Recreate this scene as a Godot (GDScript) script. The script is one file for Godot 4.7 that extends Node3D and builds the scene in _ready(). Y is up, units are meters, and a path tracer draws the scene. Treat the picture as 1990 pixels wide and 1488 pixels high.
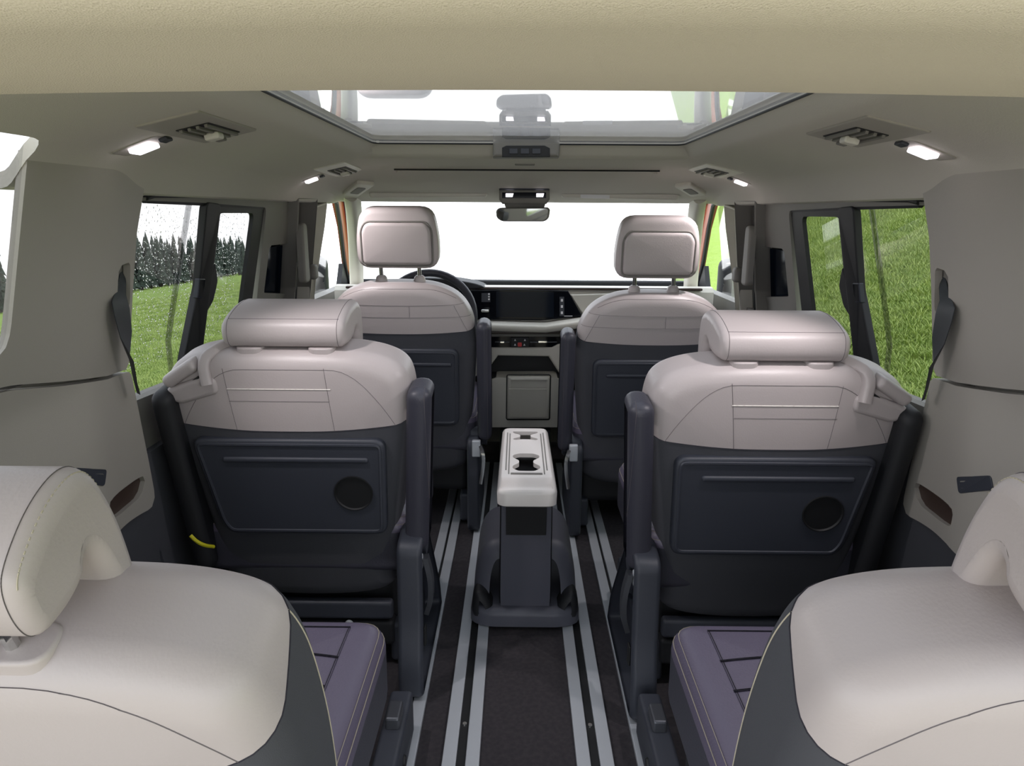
extends Node3D
# A van cabin seen from the open tailgate: six seats in three rows, a sliding console, a headliner with a glass roof, a meadow outside.
# x to the right, y up from the cabin floor, depth d runs forward along -z.

const F := 1400.0
var EYE := Vector3(-0.026, 1.15, 0.0)
var view := Basis()
var M := {}
var taken := {}
var rng := RandomNumberGenerator.new()


# ---------------------------------------------------------------- triangle soups
class S:
	var t := PackedVector3Array()

	func tri(a: Vector3, b: Vector3, c: Vector3) -> void:
		t.append(a)
		t.append(b)
		t.append(c)

	func quad(a: Vector3, b: Vector3, c: Vector3, d: Vector3) -> void:
		tri(a, b, c)
		tri(a, c, d)

	func add(o: S) -> S:
		t.append_array(o.t)
		return self

	func copy() -> S:
		var o := S.new()
		o.t = t.duplicate()
		return o

	func flip() -> S:
		for i in range(0, t.size(), 3):
			var q := t[i + 1]
			t[i + 1] = t[i + 2]
			t[i + 2] = q
		return self

	func xf(m: Transform3D) -> S:
		for i in t.size():
			t[i] = m * t[i]
		if m.basis.determinant() < 0.0:
			flip()
		return self

	func move(v: Vector3) -> S:
		return xf(Transform3D(Basis(), v))

	func turn(axis: Vector3, deg: float) -> S:
		return xf(Transform3D(Basis(axis, deg_to_rad(deg)), Vector3.ZERO))

	func mirror() -> S:
		return xf(Transform3D(Basis(Vector3(-1, 0, 0), Vector3(0, 1, 0), Vector3(0, 0, 1)), Vector3.ZERO))

	func warp(f: Callable) -> S:
		for i in t.size():
			t[i] = f.call(t[i])
		return self

	func outward() -> S:
		var vol := 0.0
		var c := t[0] if t.size() else Vector3.ZERO
		for i in range(0, t.size(), 3):
			vol += (t[i] - c).dot((t[i + 1] - c).cross(t[i + 2] - c))
		if vol < 0.0:
			flip()
		return self


func key(p: Vector3) -> Vector3i:
	return Vector3i((p * 20000.0).round())


func commit(s: S, crease := 42.0) -> ArrayMesh:
	var n := s.t.size() / 3
	var area := PackedVector3Array()
	var unit := PackedVector3Array()
	var at := {}
	for f in n:
		var a := s.t[f * 3]
		var c := (s.t[f * 3 + 1] - a).cross(s.t[f * 3 + 2] - a)
		area.append(c)
		unit.append(c.normalized())
		for k in 3:
			var q := key(s.t[f * 3 + k])
			if at.has(q):
				at[q].append(f)
			else:
				at[q] = [f]
	var lim := cos(deg_to_rad(crease))
	var vs := PackedVector3Array()
	var ns := PackedVector3Array()
	var idx := PackedInt32Array()
	var made := {}
	for f in n:
		if area[f].length_squared() < 1e-20:
			continue
		var cs := [0, 0, 0]
		for k in 3:
			var p := s.t[f * 3 + k]
			var q := key(p)
			var sum := Vector3.ZERO
			for g in at[q]:
				if unit[f].dot(unit[g]) > lim:
					sum += area[g]
			sum = sum.normalized()
			var hit := -1
			if made.has(q):
				for j in made[q]:
					if ns[j].dot(sum) > 0.9995:
						hit = j
						break
			else:
				made[q] = []
			if hit < 0:
				hit = vs.size()
				vs.append(p)
				ns.append(sum)
				made[q].append(hit)
			cs[k] = hit
		idx.append(cs[0])
		idx.append(cs[2])
		idx.append(cs[1])
	var arr := []
	arr.resize(Mesh.ARRAY_MAX)
	arr[Mesh.ARRAY_VERTEX] = vs
	arr[Mesh.ARRAY_NORMAL] = ns
	arr[Mesh.ARRAY_INDEX] = idx
	var me := ArrayMesh.new()
	me.add_surface_from_arrays(Mesh.PRIMITIVE_TRIANGLES, arr)
	return me


func split(s: S, f: Callable) -> Array:
	var lo := S.new()
	var hi := S.new()
	for i in range(0, s.t.size(), 3):
		var p := [s.t[i], s.t[i + 1], s.t[i + 2]]
		var d := [float(f.call(p[0])), float(f.call(p[1])), float(f.call(p[2]))]
		if d[0] >= 0 and d[1] >= 0 and d[2] >= 0:
			hi.tri(p[0], p[1], p[2])
			continue
		if d[0] < 0 and d[1] < 0 and d[2] < 0:
			lo.tri(p[0], p[1], p[2])
			continue
		var a := []
		var b := []
		for k in 3:
			var j := (k + 1) % 3
			(b if d[k] >= 0 else a).append(p[k])
			if (d[k] >= 0) != (d[j] >= 0):
				var m: Vector3 = p[k].lerp(p[j], d[k] / (d[k] - d[j]))
				a.append(m)
				b.append(m)
		for k in range(1, a.size() - 1):
			lo.tri(a[0], a[k], a[k + 1])
		for k in range(1, b.size() - 1):
			hi.tri(b[0], b[k], b[k + 1])
	return [lo, hi]


# a sewn seam: a fine ridge along the line f = 0 on a surface
func seam(s: S, f: Callable, keep: Callable, r := 0.0012) -> S:
	var o := S.new()
	for i in range(0, s.t.size(), 3):
		var p := [s.t[i], s.t[i + 1], s.t[i + 2]]
		var d := [float(f.call(p[0])), float(f.call(p[1])), float(f.call(p[2]))]
		var cut := []
		for k in 3:
			var j := (k + 1) % 3
			if (d[k] >= 0) != (d[j] >= 0):
				cut.append(p[k].lerp(p[j], d[k] / (d[k] - d[j])))
		if cut.size() < 2 or not keep.call((cut[0] + cut[1]) / 2):
			continue
		var nn: Vector3 = (p[1] - p[0]).cross(p[2] - p[0]).normalized()
		var go: Vector3 = cut[1] - cut[0]
		if go.length() < 1e-6:
			continue
		var side := go.normalized().cross(nn) * r
		var ext := go.normalized() * r * 0.5
		var a: Vector3 = cut[0] - ext
		var b: Vector3 = cut[1] + ext
		var up := nn * r * 0.75
		var lo := nn * -r
		o.quad(a + side + lo, b + side + lo, b + up, a + up)
		o.quad(b - side + lo, a - side + lo, a + up, b + up)
	return o


func grid(nu: int, nv: int, f: Callable) -> S:
	var s := S.new()
	var rows := []
	for j in nv + 1:
		var row := PackedVector3Array()
		for i in nu + 1:
			row.append(f.call(float(i) / nu, float(j) / nv))
		rows.append(row)
	for j in nv:
		for i in nu:
			s.quad(rows[j][i], rows[j][i + 1], rows[j + 1][i + 1], rows[j + 1][i])
	return s


func chaikin(p: Array, times := 2, closed := true) -> Array:
	for k in times:
		var o := []
		var n := p.size()
		if not closed:
			o.append(p[0])
		for i in (n if closed else n - 1):
			var a = p[i]
			var b = p[(i + 1) % n]
			o.append(a.lerp(b, 0.25))
			o.append(a.lerp(b, 0.75))
		if not closed:
			o.append(p[n - 1])
		p = o
	return p


# rounds the corners of a polygon with arcs of radius r
func rounded(p: Array, r: float, seg := 5) -> Array:
	var o := []
	var n := p.size()
	for i in n:
		var b: Vector2 = p[i]
		var a: Vector2 = p[(i + n - 1) % n] - b
		var c: Vector2 = p[(i + 1) % n] - b
		var q := minf(r, minf(a.length(), c.length()) * 0.48)
		var u := b + a.normalized() * q
		var v := b + c.normalized() * q
		for k in seg + 1:
			var t := float(k) / seg
			o.append(u.lerp(b, t).lerp(b.lerp(v, t), t))
	return o


func rect(w: float, h: float, r := 0.0, c := Vector2.ZERO) -> Array:
	var p := [c + Vector2(-w / 2, -h / 2), c + Vector2(w / 2, -h / 2), c + Vector2(w / 2, h / 2), c + Vector2(-w / 2, h / 2)]
	return rounded(p, r) if r > 0 else p


func signed_area(p: Array) -> float:
	var a := 0.0
	for i in p.size():
		a += p[i].cross(p[(i + 1) % p.size()])
	return a


func inset(p: Array, d: float) -> Array:
	var o := []
	var n := p.size()
	for i in n:
		var e1: Vector2 = (p[i] - p[(i + n - 1) % n]).normalized()
		var e2: Vector2 = (p[(i + 1) % n] - p[i]).normalized()
		var m := Vector2(-e1.y, e1.x) + Vector2(-e2.y, e2.x)
		m = m.normalized() if m.length() > 1e-6 else Vector2(-e1.y, e1.x)
		o.append(p[i] + m * d / maxf(0.5, m.dot(Vector2(-e1.y, e1.x))))
	return o


# a plate with the given outline between z0 and z1, its rims rounded by r0 and r1, its faces crowned
func slab(poly: Array, z0: float, z1: float, r0 := 0.0, r1 := 0.0, crown0 := 0.0, crown1 := 0.0, seg := 4) -> S:
	var p := []
	for i in poly.size():
		if poly[i].distance_to(poly[(i + 1) % poly.size()]) > 1e-5:
			p.append(poly[i])
	if signed_area(p) < 0:
		p.reverse()
	var s := S.new()
	var rings := []
	for k in (seg + 1 if r0 > 0 else 1):
		var th := PI / 2 * k / seg if r0 > 0 else PI / 2
		rings.append([r0 * (1 - sin(th)), z0 + r0 * (1 - cos(th))])
	for k in (seg + 1 if r1 > 0 else 1):
		var th := PI / 2 * k / seg if r1 > 0 else 0.0
		rings.append([r1 * (1 - cos(th)), z1 - r1 * (1 - sin(th))])
	var pts := []
	for g in rings:
		var q := inset(p, g[0])
		var row := []
		for v in q:
			row.append(Vector3(v.x, v.y, g[1]))
		pts.append(row)
	var n := p.size()
	for j in pts.size() - 1:
		for i in n:
			s.quad(pts[j][i], pts[j][(i + 1) % n], pts[j + 1][(i + 1) % n], pts[j + 1][i])
	for side in 2:
		var row: Array = pts[0] if side == 0 else pts[-1]
		var crown := -crown0 if side == 0 else crown1
		if crown == 0.0:
			var flat := PackedVector2Array()
			for v in row:
				flat.append(Vector2(v.x, v.y))
			var ix := Geometry2D.triangulate_polygon(flat)
			for k in range(0, ix.size(), 3):
				var a: Vector3 = row[ix[k]]
				var b: Vector3 = row[ix[k + 1]]
				var c: Vector3 = row[ix[k + 2]]
				if ((b - a).cross(c - a).z > 0) == (side == 1):
					s.tri(a, b, c)
				else:
					s.tri(a, c, b)
		else:
			var mid := Vector3.ZERO
			for v in row:
				mid += v / row.size()
			var last: Array = row
			for g in [0.96, 0.91, 0.85, 0.78, 0.7, 0.61, 0.52, 0.42, 0.31, 0.2, 0.1, 0.0]:
				var now := []
				for v in row:
					now.append(mid.lerp(v, g) + Vector3(0, 0, crown * (1 - g * g)))
				for i in n:
					if side == 1:
						s.quad(last[i], last[(i + 1) % n], now[(i + 1) % n], now[i])
					else:
						s.quad(last[(i + 1) % n], last[i], now[i], now[(i + 1) % n])
				last = now
	return s


func rbox(size: Vector3, r: float, at := Vector3.ZERO) -> S:
	r = minf(r, minf(size.x, minf(size.y, size.z)) * 0.499)
	var h := size / 2
	var s := S.new()
	var stops := func(x: float) -> Array:
		return [-x, -x + r * 0.25, -x + r * 0.6, -x + r, x - r, x - r * 0.6, x - r * 0.25, x]
	for ax in 3:
		var b := (ax + 1) % 3
		var c := (ax + 2) % 3
		var sb: Array = stops.call(h[b])
		var sc: Array = stops.call(h[c])
		for sg in [-1.0, 1.0]:
			var rows := []
			for j in 8:
				var row := []
				for i in 8:
					var p := Vector3.ZERO
					p[ax] = h[ax] * sg
					p[b] = sb[i]
					p[c] = sc[j]
					var q := p.clamp(-h + Vector3.ONE * r, h - Vector3.ONE * r)
					row.append(at + q + (p - q).normalized() * r)
				rows.append(row)
			for j in 7:
				for i in 7:
					if sg > 0:
						s.quad(rows[j][i], rows[j][i + 1], rows[j + 1][i + 1], rows[j + 1][i])
					else:
						s.quad(rows[j][i + 1], rows[j][i], rows[j + 1][i], rows[j + 1][i + 1])
	return s


# a profile carried along a path; up tells which way the profile's y points
func sweep(path: Array, prof: Array, up := Vector3.UP, closed := false, caps := true) -> S:
	var s := S.new()
	var n := path.size()
	var rows := []
	for i in n:
		var a: Vector3 = path[(i + n - 1) % n] if closed or i > 0 else path[0]
		var b: Vector3 = path[(i + 1) % n] if closed or i < n - 1 else path[n - 1]
		var dir := (b - a).normalized()
		var x := dir.cross(up).normalized()
		var y := x.cross(dir).normalized()
		var row := []
		for q in prof:
			row.append(path[i] + x * q.x + y * q.y)
		rows.append(row)
	var m := prof.size()
	for j in (n if closed else n - 1):
		for i in m:
			s.quad(rows[j][i], rows[j][(i + 1) % m], rows[(j + 1) % n][(i + 1) % m], rows[(j + 1) % n][i])
	if caps and not closed:
		for e in [0, n - 1]:
			var c := Vector3.ZERO
			for q in rows[e]:
				c += q / m
			for i in m:
				if e == 0:
					s.tri(c, rows[e][(i + 1) % m], rows[e][i])
				else:
					s.tri(c, rows[e][i], rows[e][(i + 1) % m])
	return s.outward()


func tube(path: Array, r: float, sides := 10, closed := false) -> S:
	var prof := []
	for i in sides:
		prof.append(Vector2(cos(TAU * i / sides), sin(TAU * i / sides)) * r)
	var dir: Vector3 = (path[1] - path[0]).normalized()
	return sweep(path, prof, Vector3.UP if absf(dir.y) < 0.8 else Vector3(0.3, 0, 1).normalized(), closed)


func lathe(prof: Array, n := 24) -> S:
	var s := S.new()
	for j in prof.size() - 1:
		for i in n:
			var a := TAU * i / n
			var b := TAU * (i + 1) / n
			var p: Vector2 = prof[j]
			var q: Vector2 = prof[j + 1]
			s.quad(Vector3(p.x * cos(a), p.y, p.x * sin(a)), Vector3(p.x * cos(b), p.y, p.x * sin(b)), Vector3(q.x * cos(b), q.y, q.x * sin(b)), Vector3(q.x * cos(a), q.y, q.x * sin(a)))
	return s.outward()


func poly_distance(p: Vector2, poly: Array) -> float:
	var best := 1e9
	var inside := false
	var n := poly.size()
	for i in n:
		var a: Vector2 = poly[i]
		var b: Vector2 = poly[(i + 1) % n]
		var e := b - a
		var w := p - a
		var q := w - e * clampf(w.dot(e) / maxf(e.length_squared(), 1e-12), 0, 1)
		best = minf(best, q.length_squared())
		if (a.y > p.y) != (b.y > p.y) and p.x < a.x + e.x * (p.y - a.y) / e.y:
			inside = not inside
	return sqrt(best) * (-1.0 if inside else 1.0)


# a flat sheet in x and y with an outline and holes, cut from a fine grid so that it can be bent afterwards
func sheet(poly: Array, holes := [], cell := 0.02) -> S:
	var lo := Vector2(1e9, 1e9)
	var hi := -lo
	for p in poly:
		lo = lo.min(p)
		hi = hi.max(p)
	var nu := int(ceil((hi.x - lo.x) / cell))
	var nv := int(ceil((hi.y - lo.y) / cell))
	var s := grid(nu, nv, func(u, v): return Vector3(lerpf(lo.x, hi.x, u), lerpf(lo.y, hi.y, v), 0))
	if not (poly.size() == 4 and absf(absf(signed_area(poly)) / 2 - (hi.x - lo.x) * (hi.y - lo.y)) < 1e-6):
		s = split(s, func(p): return -poly_distance(Vector2(p.x, p.y), poly))[1]
	for h in holes:
		s = split(s, func(p): return poly_distance(Vector2(p.x, p.y), h))[1]
	return s


func thicken(s: S, off: Vector3) -> S:
	var o := s.copy()
	o.add(s.copy().move(off).flip())
	var seen := {}
	for i in range(0, s.t.size(), 3):
		for k in 3:
			seen[[key(s.t[i + k]), key(s.t[i + (k + 1) % 3])]] = true
	for i in range(0, s.t.size(), 3):
		for k in 3:
			var a := s.t[i + k]
			var b := s.t[i + (k + 1) % 3]
			if not seen.has([key(b), key(a)]):
				o.quad(a, a + off, b + off, b)
	return o


# ---------------------------------------------------------------- things and parts
func numbered(called: String) -> String:
	var k: int = taken.get(called, 0)
	taken[called] = k + 1
	return called if k == 0 else "%s_%03d" % [called, k]


func tag(o: Node3D, label := "", category := "", group := "", kind := "") -> void:
	for m in [["label", label], ["category", category], ["group", group], ["kind", kind]]:
		if m[1] != "":
			o.set_meta(m[0], m[1])


func thing(called: String, label: String, category := "", at := Vector3.ZERO, group := "", kind := "") -> Node3D:
	var o := Node3D.new()
	o.name = numbered(called)
	add_child(o)
	o.position = at
	tag(o, label, category, group, kind)
	return o


func part(parent: Node3D, called: String, s: S, m: String, crease := 42.0, label := "") -> MeshInstance3D:
	var o := MeshInstance3D.new()
	o.name = called if parent != self else numbered(called)
	var at := Vector3.ZERO
	if parent != self:
		var q := parent
		while q != self:
			at += q.position
			q = q.get_parent()
	if at != Vector3.ZERO:
		s = s.copy().move(-at)
	o.mesh = commit(s, crease)
	o.material_override = M[m]
	parent.add_child(o, true)
	if label != "":
		o.set_meta("label", label)
	return o


# ---------------------------------------------------------------- where a pixel of the 1990 x 1488 photograph looks
func ray(u: float, v: float) -> Vector3:
	return view * Vector3((u - 995.0) / F, (744.0 - v) / F, -1.0)


func az(u: float, v: float, d: float) -> Vector3:
	var r := ray(u, v)
	return EYE + r * (-d / r.z)


func ax(u: float, v: float, x: float) -> Vector3:
	var r := ray(u, v)
	return EYE + r * ((x - EYE.x) / r.x)


func ay(u: float, v: float, h: float) -> Vector3:
	var r := ray(u, v)
	return EYE + r * ((h - EYE.y) / r.y)


# ---------------------------------------------------------------- materials
func noise_map(freq: float, bump: float, kind := FastNoiseLite.TYPE_CELLULAR, seed_no := 3, size := 512) -> NoiseTexture2D:
	var n := FastNoiseLite.new()
	n.noise_type = kind
	n.frequency = freq
	n.seed = seed_no
	n.fractal_octaves = 3
	var t := NoiseTexture2D.new()
	t.width = size
	t.height = size
	t.seamless = true
	t.noise = n
	t.as_normal_map = true
	t.bump_strength = bump
	return t


func colour_map(freq: float, a: Color, b: Color, kind := FastNoiseLite.TYPE_SIMPLEX_SMOOTH, seed_no := 5, size := 512, octaves := 4, mid = null) -> NoiseTexture2D:
	var n := FastNoiseLite.new()
	n.noise_type = kind
	n.frequency = freq
	n.seed = seed_no
	n.fractal_octaves = octaves
	var t := NoiseTexture2D.new()
	t.width = size
	t.height = size
	t.seamless = true
	t.noise = n
	var g := Gradient.new()
	g.set_color(0, a)
	g.set_color(1, b)
	if mid != null:
		g.add_point(0.5, mid)
	t.color_ramp = g
	return t


func mat(called: String, c: Color, rough: float, metal := 0.0, normal: Texture2D = null, ns := 0.4, scale := 4.0) -> StandardMaterial3D:
	var m := StandardMaterial3D.new()
	m.resource_name = called
	m.albedo_color = c
	m.roughness = rough
	m.metallic = metal
	m.cull_mode = BaseMaterial3D.CULL_DISABLED
	if normal:
		m.normal_enabled = true
		m.normal_texture = normal
		m.normal_scale = ns
		m.uv1_triplanar = true
		m.uv1_scale = Vector3.ONE * scale
	M[called] = m
	return m


func c8(r: int, g: int, b: int, a := 1.0) -> Color:
	return Color(r / 255.0, g / 255.0, b / 255.0, a)


func glass(called: String, c: Color, alpha: float) -> void:
	var m := mat(called, Color(c.r, c.g, c.b, alpha), 0.02)
	m.transparency = BaseMaterial3D.TRANSPARENCY_ALPHA


func materials() -> void:
	var leather := noise_map(0.09, 2.5)
	var cloth := noise_map(0.22, 3.0, FastNoiseLite.TYPE_SIMPLEX, 8)
	var grain := noise_map(0.16, 2.0, FastNoiseLite.TYPE_CELLULAR, 12)
	mat("headliner", c8(198, 193, 184), 0.95, 0.0, cloth, 0.35, 6.0)
	mat("beam", c8(208, 199, 182), 0.9, 0.0, cloth, 0.35, 6.0)
	mat("trim", c8(162, 157, 149), 0.6, 0.0, grain, 0.25, 6.0)
	mat("trim_pale", c8(206, 202, 192), 0.5, 0.0, grain, 0.2, 6.0)
	mat("trim_grey", c8(122, 119, 114), 0.65, 0.0, grain, 0.25, 6.0)
	mat("leather_pale", c8(177, 168, 167), 0.42, 0.0, leather, 0.18, 5.0)
	mat("leather_purple", c8(92, 86, 104), 0.42, 0.0, leather, 0.35, 5.0)
	mat("leather_dark", c8(58, 58, 68), 0.45, 0.0, leather, 0.3, 5.0)
	mat("cloth_dark", c8(66, 67, 73), 0.85, 0.0, cloth, 0.5, 8.0)
	mat("plastic_dark", c8(54, 57, 66), 0.5, 0.0, grain, 0.35, 8.0)
	mat("plastic_black", c8(24, 25, 29), 0.62, 0.0, grain, 0.2, 8.0)
	mat("rubber", c8(20, 21, 23), 0.6)
	mat("gloss_black", c8(14, 16, 22), 0.08).metallic_specular = 0.25
	mat("screen", c8(20, 26, 36), 0.12).metallic_specular = 0.2
	mat("thread", c8(104, 98, 100), 0.8)
	mat("console_top", c8(222, 216, 212), 0.4, 0.0, leather, 0.12, 5.0)
	mat("thread_pale", c8(222, 218, 210), 0.7)
	mat("thread_dark", c8(34, 32, 42), 0.8)
	mat("stitch", c8(176, 168, 150), 0.7)
	mat("aluminium", c8(200, 204, 210), 0.45, 0.4, noise_map(0.02, 1.5, FastNoiseLite.TYPE_SIMPLEX, 2), 0.1, 3.0)
	mat("chrome", c8(215, 215, 212), 0.12, 1.0)
	mat("brown_wood", c8(66, 52, 46), 0.4)
	mat("paint_red", c8(150, 58, 40), 0.35)
	mat("webbing", c8(50, 54, 58), 0.55, 0.0, noise_map(0.3, 2.0, FastNoiseLite.TYPE_SIMPLEX, 4), 0.4, 14.0)
	mat("yellow", c8(196, 190, 30), 0.5)
	mat("red_mark", c8(200, 40, 40), 0.4)
	mat("white_mark", c8(225, 225, 228), 0.5)
	mat("mirror", c8(225, 228, 230), 0.03, 1.0)
	mat("metal_dark", c8(90, 92, 98), 0.4, 0.6)
	var carpet := mat("carpet", Color.WHITE, 0.95, 0.0, noise_map(0.35, 4.0, FastNoiseLite.TYPE_SIMPLEX, 21), 0.8, 6.0)
	carpet.albedo_texture = colour_map(0.02, c8(46, 43, 48), c8(62, 57, 60), FastNoiseLite.TYPE_SIMPLEX_SMOOTH, 6)
	var grass := mat("grass", Color.WHITE, 0.9, 0.0, noise_map(0.12, 8.0, FastNoiseLite.TYPE_SIMPLEX, 31), 1.0, 0.9)
	grass.albedo_texture = colour_map(0.035, c8(92, 124, 34), c8(192, 206, 112), FastNoiseLite.TYPE_SIMPLEX, 9, 1024, 5, c8(138, 168, 60))
	grass.uv1_world_triplanar = true
	var blade := mat("grass_blade", Color.WHITE, 0.6)
	blade.vertex_color_use_as_albedo = true
	mat("console_grey", c8(82, 83, 93), 0.5, 0.0, grain, 0.35, 8.0)
	mat("conifer", c8(66, 78, 68), 0.9, 0.0, noise_map(0.1, 8.0), 1.0, 0.6)
	mat("bark", c8(70, 60, 52), 0.9)
	var gravel := mat("gravel", Color.WHITE, 0.95, 0.0, noise_map(0.1, 6.0, FastNoiseLite.TYPE_CELLULAR, 41), 0.8, 2.0)
	gravel.albedo_texture = colour_map(0.12, c8(176, 164, 140), c8(226, 214, 190), FastNoiseLite.TYPE_CELLULAR, 14)
	gravel.uv1_world_triplanar = true
	glass("glass_clear", c8(10, 12, 12), 0.06)
	glass("glass_tinted", c8(4, 6, 5), 0.30)
	glass("glass_roof", c8(3, 4, 6), 0.44)
	var drop := mat("water", Color(1, 1, 1, 0.0), 0.0)
	drop.refraction_enabled = true
	drop.refraction_scale = 0.033
	var led := mat("led_lens", c8(255, 250, 255), 0.3)
	led.emission_enabled = true
	led.emission = c8(255, 246, 255)
	led.emission_energy_multiplier = 2.2


# ---------------------------------------------------------------- the cabin's shell
func curve_at(pts: Array, x: float) -> float:
	for i in pts.size() - 1:
		if x <= pts[i + 1].x:
			var t: float = clampf((x - pts[i].x) / (pts[i + 1].x - pts[i].x), 0, 1)
			return lerpf(pts[i].y, pts[i + 1].y, t)
	return pts[-1].y


func wall_x(y: float) -> float:
	return 0.745 + 0.26 * clampf(1.17 - y, -0.1, 0.33)


const ROOF_ACROSS := [Vector2(0, 1.335), Vector2(0.425, 1.333), Vector2(0.455, 1.30), Vector2(0.53, 1.283), Vector2(0.62, 1.262), Vector2(0.68, 1.240), Vector2(0.715, 1.215), Vector2(0.74, 1.185), Vector2(0.75, 1.178), Vector2(0.80, 1.178)]
const ROOF_ALONG := [Vector2(0, 1.335), Vector2(2.085, 1.335), Vector2(2.115, 1.302), Vector2(2.13, 1.297), Vector2(2.34, 1.288), Vector2(2.36, 1.283), Vector2(2.80, 1.203), Vector2(2.95, 1.178)]


func roof_y(x: float, d: float) -> float:
	var a := curve_at(ROOF_ACROSS, absf(x))
	var b := curve_at(ROOF_ALONG, d)
	return -log(exp(-220.0 * (a - 1.2)) + exp(-220.0 * (b - 1.2))) / 220.0 + 1.2


# where the ray of a pixel meets the headliner
func on_roof(u: float, v: float) -> Vector3:
	var r := ray(u, v)
	r /= -r.z
	var lo := 0.5
	var hi := 3.2
	for k in 200:
		var d := 0.5 + 2.5 * k / 200.0
		var p := EYE + r * d
		if p.y > roof_y(p.x, d) or absf(p.x) > 0.76:
			lo = d - 0.0125
			hi = d
			break
	for k in 20:
		var d := (lo + hi) / 2
		var p := EYE + r * d
		if p.y > roof_y(p.x, d):
			hi = d
		else:
			lo = d
	return EYE + r * lo


func roof_normal(p: Vector3) -> Vector3:
	var e := 0.01
	var dx := (roof_y(p.x + e, -p.z) - roof_y(p.x - e, -p.z)) / (2 * e)
	var dz := (roof_y(p.x, -p.z - e) - roof_y(p.x, -p.z + e)) / (2 * e)
	return -Vector3(-dx, 1, -dz).normalized()


# (depth, height) where the ray of a pixel on the left half meets the left wall, OFF metres outside its face
func wl(u: float, v: float, off := 0.0) -> Vector2:
	var p := ax(u, v, -0.78)
	for k in 12:
		p = ax(u, v, -wall_x(p.y) - off)
	return Vector2(-p.z, p.y)


func wls(px: Array, off := 0.0) -> Array:
	var o := []
	for q in px:
		o.append(wl(q.x, q.y, off))
	return o


# bends a sheet given in (depth, height) onto a side wall; side is -1 for the left wall, 1 for the right
func onto_wall(s: S, side: float, off: float, thick: float) -> S:
	var o := s.copy().warp(func(p): return Vector3(-wall_x(p.y) - off - p.z, p.y, -p.x))
	if absf(thick) > 0:
		o = thicken(o, Vector3(-thick, 0, 0))
	if side > 0:
		o.mirror()
	return o


func wall_path(px: Array, side: float, off: float) -> Array:
	var o := []
	for q in px:
		var w := wl(q.x, q.y, off)
		o.append(Vector3((wall_x(w.y) + off) * side, w.y, -w.x))
	return o


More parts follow.
